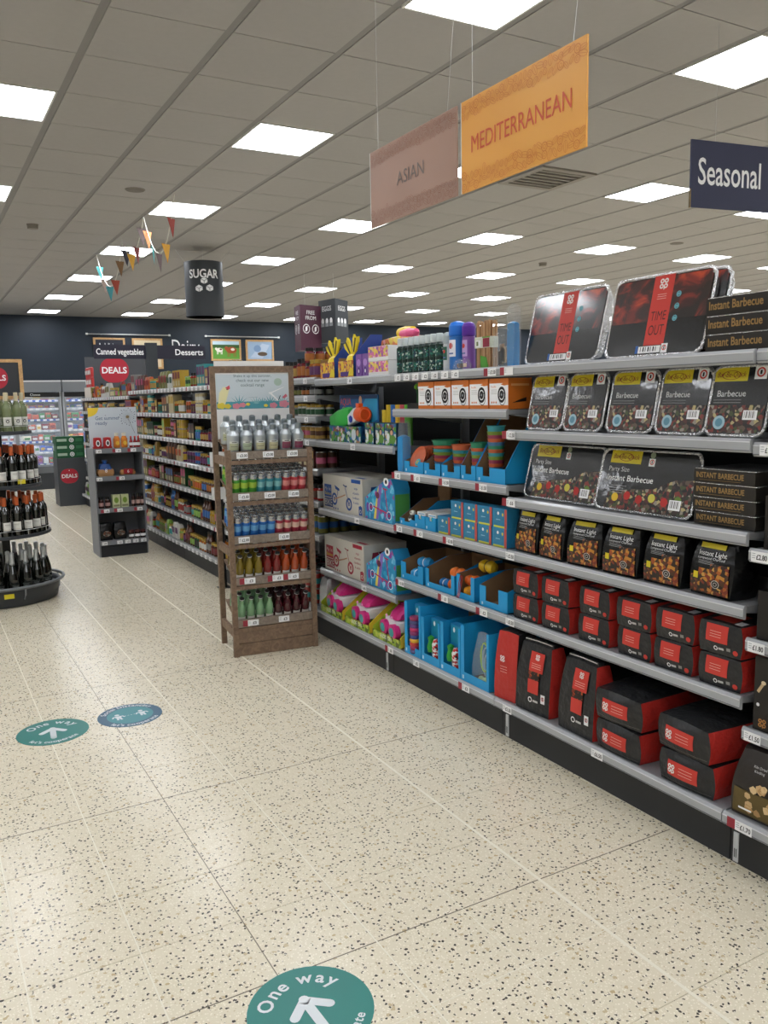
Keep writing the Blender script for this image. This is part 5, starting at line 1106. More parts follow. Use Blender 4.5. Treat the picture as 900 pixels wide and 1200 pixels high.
def shaker(c2):
    t = thing('shaker_bottle', 'x', 'bottle'); M1 = hx('B9C0C4', .28, metal=.55)
    MB().lathe([(.031, 0), (.0335, .006), (.038, .10), (.036, .112), (.02, .135), (.0185, .14)], 18, M1).build('body', t)
    MB().lathe([(.0195, .1405), (.0205, .143), (.0185, .168), (.013, .172), (.0, .173)], 16, hx('8E979C', .3, metal=.7)).build('cap', t)
    b = MB(); a = Art(b, (0, -.0365, 0), bend=.0365); a.rect(-.028, .025, .028, .065, hx(c2), .0012); a.rect(-.028, .065, .028, .078, hx('D9DCD8'), .0012); a.rect(-.014, .07, .014, .074, INK, .002); a.rect(-.02, .045, .02, .048, hx('6A6A60'), .002); b.build('label', t); return t
pal = ['B9BD9C', 'A9B79C', 'C4C09A', 'C9C39A', '8E4A5E', '7E3A52']; cn = ['pale green', 'soft green', 'cream', 'straw', 'plum', 'dark plum']
z0 = tiers[0]+.0188
for k in range(6):
    p = shaker(pal[k]); spots = []
    for r_ in range(3):
        x = .062+.081*k+(.018 if r_ == 1 else 0); x = min(x, SWd-.072)
        y = .072+.083*r_; spots.append((st(x, y, z0+.0185+TS*(y-.024)+.003), SR, TA*.6))
    series(p, spots, ['silver shaker bottle with %s label, %s row of the stand\'s top tier' % (cn[k], q) for q in ('front', 'middle', 'back')], 'silver shaker bottles')
def can(c, c2):
    t = thing('drink_can', 'x', 'can'); al = mat('can_aluminium', 'C9CCCE', .22, .9)
    MB().lathe([(.021, 0), (.0262, .008), (.0262, .05)], 14, hx(c, .3, metal=.2)).lathe([(.0262, .05), (.0262, .085)], 14, hx(c2, .3, metal=.2)).lathe([(.0262, .085), (.0262, .104)], 14, hx(c, .3, metal=.2)).lathe([(.0262, .104), (.0262, .118), (.0225, .13)], 14, hx('B5B9BC', .25, metal=.8)).build('body', t)
    b = MB(); b.lathe([(.0226, .1302), (.0232, .134), (.0205, .134), (.0195, .130), (.0, .130)], 14, al); b.box(-.004, -.012, .1302, .004, .004, .1335, al); b.build('lid', t); return t
def grid(protos, names, z, xs, rows, dy, y0, tier, kind, jit=.002):
    for p, nm_, cols_ in zip(protos, names, xs):
        spots = []
        for r_ in range(rows):
            for x in cols_:
                y = y0+dy*r_; spots.append((st(x+R.uniform(-jit, jit), y, z-.0188+.0365+TS*(y-.024)+.003), SR, TA))
        lab = []
        for r_ in range(rows):
            for c_i in range(len(cols_)):
                lab.append('%s, %s row, %s of its colour, %s of wooden stand' % (nm_, ORD[r_], ORD[c_i], tier))
        series(p, spots, lab, '%ss on the wooden stand\'s %s' % (nm_, tier))
X9 = [.0605+.0521*k for k in range(9)]
grid([can('4A9A3A', 'A8C84A'), can('3A8A98', '7FB8BC'), can('B8404A', 'D88A86')], ['silver-topped lime can', 'silver-topped teal can', 'silver-topped pink can'], tiers[1]+.0188, [X9[:3], X9[3:6], X9[6:]], 5, .0545, .058, TN[1], 'can', 0)
grid([can('2A6AB8', '6AA8D8'), can('A8384A', 'D8B8A8')], ['blue tonic can', 'maroon banded can'], tiers[2]+.0188, [X9[:5], X9[5:]], 5, .0545, .058, TN[2], 'can', 0)
def mixer(c, cap='1C1C1E'):
    t = thing('mixer_bottle', 'x', 'bottle')
    MB().lathe([(.024, 0), (.0265, .005), (.0265, .07), (.0225, .095), (.013, .118), (.0115, .142)], 14, mat('liquid_'+c, c, .06, coat=1, spec=.7, trans=.25, ior=1.35)).build('glass', t)
    MB().lathe([(.0135, .1422), (.0142, .144), (.0142, .156), (.011, .158), (0, .158)], 12, mat('cap_'+cap, cap, .3)).lathe([(.0144, .1445), (.0148, .147)], 12, PAPER).build('cap', t)
    b = MB(); a = Art(b, (0, -.0266, 0), bend=.0266); a.rect(-.026, .006, .026, .036, hx('D8D6CE'), .0006); a.ell(0, .02, .004, .004, INK, .0012, 8); b.build('label', t); return t
X8 = [.064+.0582*k for k in range(8)]
grid([mixer('8E7A1E'), mixer('8E2420'), mixer('C04E1C')], ['amber yellow mixer bottle', 'red mixer bottle', 'orange mixer bottle'], tiers[3]+.0188, [X8[:3], X8[3:5], X8[5:]], 4, .06, .060, TN[3], 'bottle', 0)
grid([mixer('8AB88A'), mixer('4E101C')], ['pale green mixer bottle', 'deep red mixer bottle'], tiers[4]+.0188, [X8[:4], X8[4:]], 4, .06, .060, TN[4], 'bottle', 0)

# ================================================================= ROUND WINE DISPLAY
WX, WY = .52, 7.25
BG = mat('bottle_dark_glass', '0E130E', .06, coat=1); 
t = thing('wine_display', 'dark oval tiered wine display at the left edge of the aisle', 'display stand', (WX, WY, 0)); CH = mat('display_charcoal', '3A3E43', .45, var=.08)
def ov(rx, ry, n=40): return [(rx*cos(2*pi*k/n), ry*sin(2*pi*k/n)) for k in range(n)]
b = MB(); b.loft([[(x, y, z) for x, y in ov(q+.0, q*.92)] for q, z in ((.40, 0), (.425, .01), (.44, .10), (.455, .135), (.45, .145), (.43, .14), (.425, .105))], CH, True, True, True); b.build('base', t)
b = MB(); b.tube([(.475*cos(a), .435*sin(a), .155) for a in [2*pi*k/40 for k in range(41)]], .013, mat('rail_grey', '6E7276', .4), 8); b.build('bumper_rail', t)
for k in range(8):
    an = 2*pi*k/8+.3; b = MB(); b.tube([(.44*cos(an), .405*sin(an), .06), (.47*cos(an), .43*sin(an), .10), (.472*cos(an), .432*sin(an), .155)], .007, hx('8A8E92', .35), 6); b.build('rail_bracket', t)
MB().box(.03, -.03, .106, .09, .03, 1.60, BLACK).build('pole', t)
WT = [(.545, .40), (.93, .355), (1.345, .31)]
for z, r_ in WT:
    b = MB(); b.loft([[(x, y, q) for x, y in ov(rr_, rr_*.9)] for rr_, q in ((r_, z-.02), (r_+.008, z-.015), (r_+.008, z+.006), (r_-.004, z+.008), (r_-.006, z))], CH, True, True, False); s_ = b.build('tier', t)
    for k in range(12): an = 2*pi*k/12; MB().box(-.0015, -.0015, 0, .0015, .0015, .035, WIRE).build('rim_wire', s_).location = ((r_+.004)*cos(an), (r_+.004)*.9*sin(an), z+.008)
    b = MB(); b.tube([((r_+.004)*cos(a), (r_+.004)*.9*sin(a), z+.044) for a in [2*pi*k/36 for k in range(37)]], .0022, WIRE, 5); b.build('rim_ring', s_)
for (x, z, c, pr, rd) in ((.18, .045+.93, 'D8C82A', None, 0), (-.08, .53, 'F2F3F4', '£8', 0), (.02, .115, 'D8C82A', None, 0), (-.14, .115, 'F2F3F4', '£9', 1), (-.06, 1.33, 'F2F3F4', '£7', 0)):
    b = MB(); yy = {1: -.30, 0: -.33}.get(int(z > .9), -.3)
    rad_ = .46 if z < .2 else .37 if z < .6 else .34 if z < 1 else .28
    y = -rad_*.92*math.sqrt(max(0, 1-(x/rad_)**2))-.006
    a = Art(b, (x, y, z-.03)); a.rect(-.035, 0, .035, .036, hx(c), .001); 
    if pr: a.txt(pr, .012, .01, .016, INK, 'c', .03, .002)
    if rd: a.rect(-.068, 0, -.035, .036, MAROON, .001)
    b.build('price_ticket', t)
def wine(kind):
    t = thing('wine_bottle', 'x', 'bottle')
    if kind == 'sparkling':
        MB().lathe([(.038, 0), (.043, .008), (.044, .10), (.038, .15), (.022, .21), (.0155, .245)], 16, BG).build('glass', t)
        MB().lathe([(.023, .2), (.0165, .245), (.016, .285), (.018, .29), (.017, .31), (.006, .316)], 14, mat('foil_silver', 'C4C8CA', .3, .8, bump=.4, bs=120)).build('foil_capsule', t)
        b = MB(); a = Art(b, (0, -.0442, 0), bend=.0442); a.rect(-.028, .03, .028, .065, hx('2A302C'), .0006)
        for q in ((-.028, .03, .028, .0315), (-.028, .0635, .028, .065), (-.02, .05, .02, .0525), (-.016, .042, .016, .0435)): a.rect(*q, hx('A8ACA8'), .0012)
        b.build('label', t)
    else:
        g = {'red': BG, 'white': mat('wine_pale_glass', 'A8B48A', .05, coat=1, trans=.6, ior=1.2)}[kind]
        MB().lathe([(.034, 0), (.037, .006), (.037, .18), (.032, .205), (.016, .232), (.014, .25)], 16, g).build('glass', t)
        MB().lathe([(.0155, .238), (.0155, .30), (.012, .304), (0, .304)], 12, hx({'red': 'B5562A', 'white': 'C9BFA0'}[kind], .4)).build('foil_capsule', t)
        b = MB(); a = Art(b, (0, -.0372, 0), bend=.0372); a.rect(-.033, .05, .033, .115, hx('DCDCD6'), .0006); a.rect(-.02, .095, .02, .098, hx('7A7A76'), .0012); a.rect(-.015, .085, .015, .087, hx('9A9A96'), .0012)
        if kind == 'white': a.ring(0, .082, .008, .013, INK, .0012, 12)
        else: a.rect(-.028, .058, .028, .06, hx('B8A890'), .0012)
        b.build('label', t)
    return t
def ring(proto, z, r_, n, r2, n2, what, group, off=0):
    sp = []; lb = []
    for rr_, nn_, w_ in ((r_, n, 'outer'), (r2, n2, 'inner')):
        for k in range(nn_):
            an = 2*pi*k/nn_+off; x, y = rr_*cos(an), rr_*.9*sin(an)
            if WX+x < .06*WY-.1: continue
            if abs(x-.06) < .085 and abs(y) < .085: continue
            sp.append(((WX+x, WY+y, z+.0008), R.uniform(-.5, .5), 0)); lb.append((w_, an % (2*pi)))
    cnt = {'outer': 0, 'inner': 0}; order = sorted(range(len(lb)), key=lambda i: (lb[i][0], (lb[i][1]-pi) % (2*pi))); out = [None]*len(lb)
    for i in order: cnt[lb[i][0]] += 1; out[i] = '%s, %s ring, %s counted anticlockwise from the left' % (what, lb[i][0], ORD[cnt[lb[i][0]]-1])
    if sp: series(proto, sp, out, group)
ring(wine('white'), 1.345, .262, 16, .17, 9, 'pale wine bottle on the display\'s top tier', 'pale wine bottles', .1)
ring(wine('red'), .93, .31, 22, .22, 14, 'orange capsule wine bottle on upper middle tier', 'red wine bottles on the upper middle tier')
ring(wine('red'), .545, .352, 24, .26, 16, 'orange capsule wine bottle on lower middle tier', 'wine bottles on the lower middle tier', .13)
ring(wine('sparkling'), .106-.001, .345, 20, .24, 12, 'sparkling wine bottle with silver foil in base', 'sparkling wine bottles in the base', .2)
def deals(a, cx, cy, r_, txt=True, th=None):
    a.poly([(cx+x, cy+y) for x, y in rrect(2*r_, 1.72*r_, r_*.8, 5)], hx('B3283A'), .001); a.txt('DEALS', cx, cy-r_*.2, th or r_*.42, PAPER, 'c', r_*1.8, .002, bold=.025)
t = thing('framed_offer_board', 'wood framed dark board with red offer badge above the wine display', 'sign', (WX-.02, WY-.05, 0))
b = MB()
for q in ((-.30, 1.60, .30, 1.625), (-.30, 1.885, .30, 1.91), (-.30, 1.625, -.272, 1.885), (.272, 1.625, .30, 1.885)): b.box(q[0], 0, q[1], q[2], .022, q[3], WOOD2)
b.build('frame', t); MB().box(-.2715, .006, 1.6255, .2715, .014, 1.8845, mat('board_charcoal', '35383C', .6)).build('board', t)
b = MB(); a = Art(b, (0, .006, 0)); deals(a, .09, 1.765, .10, th=.042); b.build('print', t)

# ================================================================= SUMMER DISPLAY UNIT AND OFFER PLINTH
EX, EY = 1.555, 8.66
t = thing('summer_display_unit', 'grey four-shelf promotional unit with pale summer board in the aisle', 'display stand', (EX, EY, 0)); PG = mat('unit_grey', '7A7D82', .5, var=.05); EW, ED = .49, .36
for x in (0, EW-.014): MB().box(x, .0, 0, x+.014, ED, 1.10, PG).build('side_panel', t)
MB().box(.0145, ED-.012, 0, EW-.0145, ED, 1.10, PG).build('back_panel', t)
MB().box(.0145, -.012, 0, EW-.0145, ED-.0125, .11, mat('unit_base_dark', '1E2026', .6)).build('base', t)
for k, z in enumerate((.165, .495, .82, 1.10)):
    s_ = MB().box(.0145, -.01, z-.02, EW-.0145, ED-.0125, z, PG).build('shelf', t); b = MB(); b.box(-.004, -.02, z-.045, EW+.004, -.0102, z+.004, hx('7A7D82', .4))
    b.build('price_rail', s_); b = MB(); b.M = Matrix.Translation((0, -.0205, 0))
    for x, rd in {0: ((.05, 0), (.2, 0), (.28, 0), (.36, 0), (.44, 0)), 1: ((.09, 1), (.22, 1), (.42, 1)), 2: ((.04, 0), (.26, 1)), 3: ((.05, 0), (.24, 1), (.39, 1))}[k]: ticket(b, x, z-.04, '£2', rd, .055, .034)
    b.build('price_tickets', s_, kind='stuff')
b = MB().box(.0, .15, 1.101, EW-.01, .156, 1.51, hx('C9D2DA', .5)); b.build('summer_board', t)
b = MB(); a = Art(b, (0, .15, 1.101)); pts = [(0, .408)]+[(.10*cos(q), .408-.085*sin(q)) for q in [pi/2*k/8 for k in range(9)]][::1]; a.poly([(0, .408)]+[(.105*cos(-pi/2+pi/2*k/8), .408+.09*sin(-pi/2+pi/2*k/8)) for k in range(9)], hx('E8C83A'), .001)
a.txt('Get summer', .07, .285, .036, hx('3A5A8A'), 'l', .24, .0014); a.txt('ready', .07, .235, .036, hx('3A5A8A'), 'l', None, .0014)
for k in range(22): an = k*2*pi/22; q = .065+.012*(k % 3); a.line(.39, .31, .39+q*cos(an), .31+q*sin(an), .0014, hx('5A5F70'), .0012); a.ell(.39+q*cos(an), .31+q*sin(an), .005, .005, hx('5A5F70'), .0014, 6)
a.ell(.39, .31, .018, .016, hx('8A7A5A'), .002, 10); a.line(.395, .29, .455, .14, .003, hx('5A5F60'), .001); a.ell(.17, .33, .006, .004, hx('8A9098'), .0014, 6)
b.build('board_print', t)
def up(x, y, z): return (EX+x, EY+y, z+.0008)
for k, x in enumerate((.055, .15)):
    q = thing('sauce_pack', 'red sauce pack with white oval label, %s on the summer unit\'s top shelf' % ('left', 'second')[k], 'pack', up(x, .02, 1.10)); MB().box(-.042, 0, 0, .042, .06, .02, hx('B3262A')).build('tray', q)
    wbox(MB(), .075, .11, .05, .15, hx('B3262A', .3), rnd=.15, n=4).build('pack', q); b = MB(); Art(b, (0, -.006, .055)).ell(0, 0, .02, .032, PAPER, .003).ell(0, 0, .012, .02, hx('4A4A4A'), .004); b.build('label', q)
    q.location.z += 0
for k, x in enumerate((.245, .32)):
    q = thing('squeezy_bottle', 'clear bottle of orange dressing, %s of two on the summer unit' % ('left', 'right')[k], 'bottle', up(x, .05, 1.10)); MB().lathe([(.025, 0), (.033, .01), (.033, .09), (.02, .12)], 12, hx('D8843A', .15)).build('bottle', q); MB().lathe([(.021, .1205), (.021, .15), (.017, .153)], 12, hx('E0DED0')).build('cap', q)
    b = MB(); Art(b, (0, -.0332, .05)).ell(0, 0, .018, .022, hx('E8B83A'), .003); b.build('label', q)
for k, x in enumerate((.385, .425, .46)):
    q = tag(MB().lathe([(.016, 0), (.018, .01), (.018, .06), (.009, .085), (.009, .10)], 10, hx('8E1F22', .2)).lathe([(.0185, .02), (.0185, .05)], 10, PAPER).lathe([(.01, .1), (.01, .115), (0, .115)], 10, RED).build('sauce_bottle', loc=up(x, .04, 1.10)), 'small red sauce bottle on the summer unit, %s of three' % ORD[k], 'bottle', 'small red sauce bottles')
q = thing('bread_bag', 'blue bagged loaf on the summer unit\'s second shelf', 'bread', up(.118, .03, .82)); wbox(MB(), .12, .12, .1, .2, hx('2A5AA8', .3), rnd=.2, tap=.4, n=5).build('bag', q); wbox(MB(), .16, .07, .08, .2, hx('B88A5A', .5), rnd=.2, n=4).build('loaf', q); b = MB(); a = Art(b, (0, -.012, .03)); a.txt('8', 0, .01, .035, PAPER, 'c', None, .003); b.build('lettering', q)
MB().lathe([(.012, .115), (.03, .16), (.0, .165)], 8, hx('2A5AA8', .3), (0, .05, 0)).build('bag_neck', q)
q = thing('bun_pack', 'pack of rolls with red label on the summer unit', 'bread', up(.34, .03, .82)); 
for x in (-.05, .0, .05): MB().lathe([(0, 0), (.028, .004), (.032, .03), (.02, .052), (0, .056)], 12, hx('B5824A', .5), (x, .04, 0)).build('roll', q)
b = MB(); Art(b, (0, .006, .0)).rect(-.045, .012, .045, .065, hx('A8282F'), .001).txt('6', 0, .025, .03, PAPER, 'c', None, .002); b.build('label', q)
for k, (x, c, h, g) in enumerate(((.05, '3A1F1C', .115, 'd'), (.115, '3A1F1C', .115, 'd'), (.375, '2E1A16', .13, 'e'), (.42, '2E1A16', .13, 'e'), (.462, '2E1A16', .13, 'e'))):
    r_ = .026 if k < 2 else .02
    q = thing('relish_jar', ('dark relish jar at the left of the unit\'s third shelf, %s' if k < 2 else 'tall dark sauce bottle at the right of the unit\'s third shelf, %s') % ORD[k if k < 2 else k-2], 'jar', up(x, .04, .495)); MB().lathe([(r_*.9, 0), (r_, .006), (r_, h*.7), (r_*.7, h*.78)], 12, hx(c, .15)).build('jar', q); MB().lathe([(r_*.8, h*.785), (r_*.8, h), (0, h)], 12, BLACK).build('lid', q)
    MB().lathe([(r_*1.01, h*.2), (r_*1.01, h*.5)], 12, hx(('B8908A', 'C9A8A0')[k > 1])).build('label', q)
for k, x in enumerate((.20, .285)):
    q = thing('green_carton', 'pale green carton with white tray, %s of two on the summer unit' % ('left', 'right')[k], 'carton', up(x, .02, .495)); MB().box(-.038, 0, 0, .038, .07, .13, hx('C9D0A0')).build('carton', q); b = MB(); Art(b).ell(0, .075, .022, .03, hx('7A9A3A')).rect(-.03, .01, .03, .03, hx('8A8A6A')); b.build('print', q)
for k, x in enumerate((.085, .225)):
    q = thing('charcoal_sack', 'black charcoal sack on the unit\'s lowest shelf, %s' % ('left', 'right')[k], 'charcoal bag', up(x, .03, .165)); wbox(MB(), .13, .17, .12, .15, BAGG, rnd=.15, tap=.3, n=5).build('bag', q); b = MB(); Art(b, (0, -.012, .03)).ell(0, .04, .04, .03, cells('ash_photo', ['2A2826', '8A8680', '4A4642', '6A3A22'], 80), .003); b.build('print', q)
for k, x in enumerate((.335, .395, .452)):
    q = thing('spice_jar', 'short dark jar with white band on the unit\'s lowest shelf, %s' % ORD[k], 'jar', up(x, .04, .165)); MB().lathe([(.025, 0), (.027, .005), (.027, .06)], 12, hx('2A1816', .2)).build('jar', q); MB().lathe([(.0275, .015), (.0275, .042)], 12, PAPER).build('label', q); MB().lathe([(.026, .0605), (.026, .082), (0, .082)], 12, hx('5A2A2A')).build('lid', q)
t = thing('offer_plinth', 'dark grey plinth with a red offer badge under green drink cases', 'plinth', (1.88, 13.45, 0)); MB().box(0, 0, 0, .42, .42, .735, mat('plinth_grey', '45494E', .5)).build('cabinet', t); b = MB(); a = Art(b, (0, 0, 0)); deals(a, .165, .46, .13); a.ell(.165, .545, .008, .008, PAPER, .002, 8); b.build('print', t)
cs = thing('drinks_case', 'x', 'drinks case'); MB().box(-.205, 0, 0, .205, .30, .108, hx('1F5A38')).build('carton', cs); b = MB(); a = Art(b); a.ell(.02, .055, .035, .035, PAPER); a.ring(.02, .055, .014, .022, hx('1F5A38'), .0012); a.rect(-.19, .035, -.05, .075, hx('A8C0AC')); a.rect(.08, .03, .18, .08, hx('3A7A50')); b.build('print', cs)
series(cs, [((2.09, 13.47, .736+.109*k), R.uniform(-.04, .04), 0) for k in range(3)], ['green drinks case on the offer plinth, %s of three' % q for q in ('bottom', 'middle', 'top')], 'green drinks cases')

# ================================================================= CHILLERS ON THE BACK WALL
def chiller(x0, w, label, seed, word):
    t = thing('fridge_cabinet', label, 'fridge', (x0, 16.4, 0)); G = mat('fridge_grey', '6A6D70', .4, .3); GI = mat('fridge_inside', 'B8BCC0', .5)
    MB().box(0, 0, 0, w, .9, .30, mat('fridge_base', '33363A', .5)).build('base', t); MB().box(0, -.02, .301, w, .03, .42, G).build('bumper', t); MB().box(0, .85, .301, w, .9, 1.779, GI).build('back_panel', t)
    for x in (0, w-.03): MB().box(x, .031, .301, x+.03, .849, 1.779, GI).build('side_panel', t)
    MB().box(0, -.05, 1.78, w, .9, 1.99, mat('canopy_grey', '73777B', .45)).build('canopy', t); MB().box(0, -.056, 1.965, w, -.0505, 1.99, hx('C9CCCE', .3)).build('canopy_trim', t)
    lamp = mat('fridge_led', 'DCE8FF', .5, emit=26)
    MB().box(.04, .045, 1.745, w-.04, .065, 1.76, lamp).build('led_strip', t)
    rr = random.Random(seed); pcs = ['B32A2A', '2A5AB0', 'D8D8D4', '7A3A8A', 'D8A83A', '3A8A4A', '8A2A3A', 'E8E0C8', 'C4543A']
    zs = [.46, .68, .88, 1.08, 1.28, 1.48, 1.63]
    for k, z in enumerate(zs):
        s_ = MB().box(.031, .12, z-.012, w-.031, .849, z, GI).build('shelf', t); b = MB().box(.031, .105, z-.03, w-.031, .1195, z+.012, hx('2A5AB8' if k % 2 == 0 else 'C9D2DC', .35))
        for q in range(int(w/.11)): b.box(.06+.11*q, .103, z-.024, .12+.11*q, .105, z+.006, PAPER)
        b.build('price_rail', s_)
        if k < 6:
            MB().box(.04, .125, z-.024, w-.04, .135, z-.0125, lamp).build('led_strip', s_)
        x = .06; n = 0; hm = (zs[k+1]-z-.06) if k < 6 else .07
        while x < w-.16:
            ww = rr.uniform(.07, .14); h = hm*rr.uniform(.6, .95); c = rr.choice(pcs)
            b = MB(); b.box(-ww*.48, 0, 0, ww*.48, .12, h, hx(c, .4)); a = Art(b); a.rect(-ww*.35, h*.3, ww*.35, h*.7, hx(rr.choice(pcs)), .002)
            nmc = {'B32A2A': 'red', '2A5AB0': 'blue', 'D8D8D4': 'white', '7A3A8A': 'purple', 'D8A83A': 'yellow', '3A8A4A': 'green', '8A2A3A': 'maroon', 'E8E0C8': 'cream', 'C4543A': 'orange'}[c]
            tag(b.build('chilled_pack', loc=(x0+x+ww/2, 16.4+.15, z+.0006)), '%s chilled pack, %s from left on shelf %s of the %s fridge' % (nmc, ORD[n], ['one', 'two', 'three', 'four', 'five', 'six', 'seven'][k], word), 'packet', 'chilled packs in the %s fridge' % word)
            x += ww+.012; n += 1
    hd = MB().box(.031, .0, 1.69, w-.031, .03, 1.779, mat('header_black', '16181A', .4)).build('door_header', t)
    if word == 'middle': b = MB(); Art(b, (w*.72, -.0005, 1.715)).txt('Cheese', 0, 0, .04, PAPER, 'c', None, .001); b.build('lettering', hd)
    for i in range(2):
        xa = .03+i*(w-.06)/2; xb = xa+(w-.06)/2
        d = MB()
        for q in ((xa, .425, xa+.03, 1.685), (xb-.03, .425, xb, 1.685), (xa+.03, .425, xb-.03, .455), (xa+.03, 1.655, xb-.03, 1.685)): d.box(q[0], .002, q[1], q[2], .028, q[3], mat('door_frame_silver', '9DA2A6', .35, .6))
        dd = d.build('door', t); MB().box(xa+.0305, .012, .4555, xb-.0305, .016, 1.6545, mat('door_glass', 'E8F2F4', .04, alpha=.12)).build('pane', dd)
        MB().box(xa+.035 if i else xb-.05, -.025, .9, xa+.05 if i else xb-.035, .0015, 1.2, hx('B8BCC0', .3)).build('handle', dd)
chiller(-.72, 1.55, 'glass-doored fridge behind the wine display', 3, 'left'); chiller(.85, 1.60, 'lit fridge of packets with a cheese sign in its door header', 5, 'middle'); chiller(2.47, 1.55, 'lit fridge partly hidden by the grocery shelving end', 8, 'right')
MB().box(-4.0, 16.40, 0, -.74, 17.3, 1.99, mat('canopy_grey', '73777B', .45)).build('trim_1', kind='structure')

# ================================================================= SIGNS
def arrow(a, cx, cy, h, m, w=.028, l=.0012):
    a.line(cx, cy-h/2, cx, cy+h*.42, w, m, l)
    for s in (-1, 1): a.line(cx-s*.006, cy+h*.49, cx+s*h*.40, cy+h*.08, w, m, l+.0002); a.ell(cx+s*h*.40, cy+h*.08, w/2, w/2, m, l+.0003, 12)
    a.ell(cx, cy-h/2, w/2, w/2, m, l, 12); a.ell(cx, cy+h*.47, w*.52, w*.52, m, l+.0004, 12)
TEAL = mat('decal_teal', '2F8079', .35, var=.05, vs=5); WP = mat('decal_white', 'DDE3E6', .4)
for k, (x, y, deg, lab) in enumerate(((.465, 4.097, 5, 'round teal one way floor sticker, farther one left of the aisle'), (.765, 1.794, -3, 'round teal one way floor sticker at the bottom edge, nearest the camera'))):
    t = thing('floor_sticker', lab, 'floor sticker', (x, y, .0002), radians(-deg), 'one way floor stickers')
    b = MB(); b.lathe([(.1632, 0), (.163, .0008), (0, .0008)], 48, TEAL, smooth=False); b.build('disc', t)
    b = MB(); a = Art(b, (0, 0, .0008), (1, 0, 0), (0, 1, 0)); arrow(a, 0, -.02, .125, WP, .027); a.arc('One way', 0, 0, .098, .04, WP, l=.001, gap=1.02, bold=.02); a.arc("let's cooperate", 0, 0, .142, .026, WP, mid=-pi/2, l=.001, inside=True, gap=1.05, bold=.02); b.build('print', t)
t = thing('floor_sticker', 'round blue distancing floor sticker with two white figures', 'floor sticker', (.831, 4.113, .0002), radians(2))
b = MB(); b.lathe([(.1562, 0), (.156, .0008), (0, .0008)], 48, mat('decal_navy', '35607A', .35), smooth=False); b.build('disc', t)
b = MB(); a = Art(b, (0, 0, .0008), (1, 0, 0), (0, 1, 0)); a.ell(0, 0, .112, .112, hx('3F8E97', .35), .0004, 40)
for s in (-1, 1):
    x = s*.058; a.ell(x, .028, .012, .012, WP, .001, 12); a.poly([(x-.02, .012), (x+.02, .012), (x+.012, -.012), (x+.014, -.04), (x+.004, -.04), (x, -.018), (x-.004, -.04), (x-.014, -.04), (x-.012, -.012)], WP, .001)
    a.line(x-.02, .01, x-.03, -.01, .008, WP, .001); a.line(x+.02, .01, x+.03, -.01, .008, WP, .001)
for k in range(4): a.rect(-.028+.015*k, -.004, -.02+.015*k, .0, WP, .001)
a.arc('Social Distancing', 0, 0, .119, .027, WP, l=.001, gap=1.0, bold=.02); a.arc("let's cooperate", 0, 0, .146, .027, WP, mid=-pi/2, l=.001, inside=True, gap=1.1, bold=.02); b.build('print', t)
# cuisine signs parallel to the aisle
def leafrow(a, w, y0, y1, m, seed):
    rr = random.Random(seed); n = 26
    for k in range(n):
        x = -w/2+.015+(w-.03)*k/(n-1); y = rr.uniform(y0, y1); r_ = rr.uniform(.010, .016); ang = rr.uniform(0, 3)
        if k % 3 == 0: a.ring(x, y, r_*.8, r_*.95, m, .001, 10); a.ring(x, y, r_*.35, r_*.45, m, .001, 8)
        else:
            n2 = 10; c, s = cos(ang), sin(ang); P0 = [(r_*1.2*cos(q), r_*.6*sin(q)) for q in [2*pi*i/n2 for i in range(n2)]]
            for i in range(n2): (p, q), (p2, q2) = P0[i], P0[(i+1) % n2]; a.line(x+p*c-q*s, y+p*s+q*c, x+p2*c-q2*s, y+p2*s+q2*c, .0014, m, .001)
            a.line(x-r_*c, y-r_*s, x+r_*c, y+r_*s, .0012, m, .001)
def hang_sign(Yfar, Ynear, z0, z1, X, back, label, word, wm, lm, th, font_w, spacing=''):
    w = Yfar-Ynear; t = thing('hanging_sign', label, 'sign', (X, (Yfar+Ynear)/2, 0), FACE, 'hanging cuisine signs')
    MB().box(-w/2, 0, z0, w/2, .006, z1, back).build('board', t); b = MB(); a = Art(b, (0, 0, (z0+z1)/2)); h = z1-z0
    for q in range(2): leafrow(a, w, -h/2+.015+.026*q, -h/2+.03+.026*q, lm, 1+q); leafrow(a, w, h/2-.03-.026*q, h/2-.015-.026*q, lm, 3+q)
    a.txt(word, 0, -th/2, th, wm, 'c', font_w, .0016); b.build('print', t)
    MB().box(-w/2-.003, -.001, z0, -w/2-.0002, .007, z1, hx('D8D8D6')).build('edge_strip', t)
    for s in (-1, 1): b = MB(); b.tube([(s*w*.40, .003, z1-.012), (s*w*.40+(.12 if s > 0 else .0), .003, CEIL-.0005)], .0008, WIRE, 5); b.build('wire', t)
def grad(name, c1, c2):
    m = bpy.data.materials.new(name); m.use_nodes = True; nt = m.node_tree; b = nt.nodes['Principled BSDF']; tc = nt.nodes.new('ShaderNodeTexCoord'); sp = nt.nodes.new('ShaderNodeTexNoise'); sp.inputs['Scale'].default_value = 3
    mx = nt.nodes.new('ShaderNodeMix'); mx.data_type = 'RGBA'; mx.inputs['A'].default_value = lin(c1); mx.inputs['B'].default_value = lin(c2)
    nt.links.new(tc.outputs['Object'], sp.inputs['Vector']); nt.links.new(sp.outputs['Fac'], mx.inputs['Factor']); nt.links.new(mx.outputs['Result'], b.inputs['Base Color']); b.inputs['Roughness'].default_value = .45; return m
hang_sign(2.505, 1.885, 2.253, 2.556, 1.75, grad('sign_gold', 'E0A23A', 'D8922E'), 'gold hanging sign reading Mediterranean in red capitals', 'MEDITERRANEAN', hx('C8502A'), hx('C8742A'), .055, .50)
hang_sign(3.165, 2.535, 2.255, 2.556, 1.75, grad('sign_copper', 'A07E6C', '8E6C5A'), 'copper brown hanging sign reading Asian behind the gold one', 'ASIAN', hx('6E625C'), hx('8A5E48'), .05, .22)
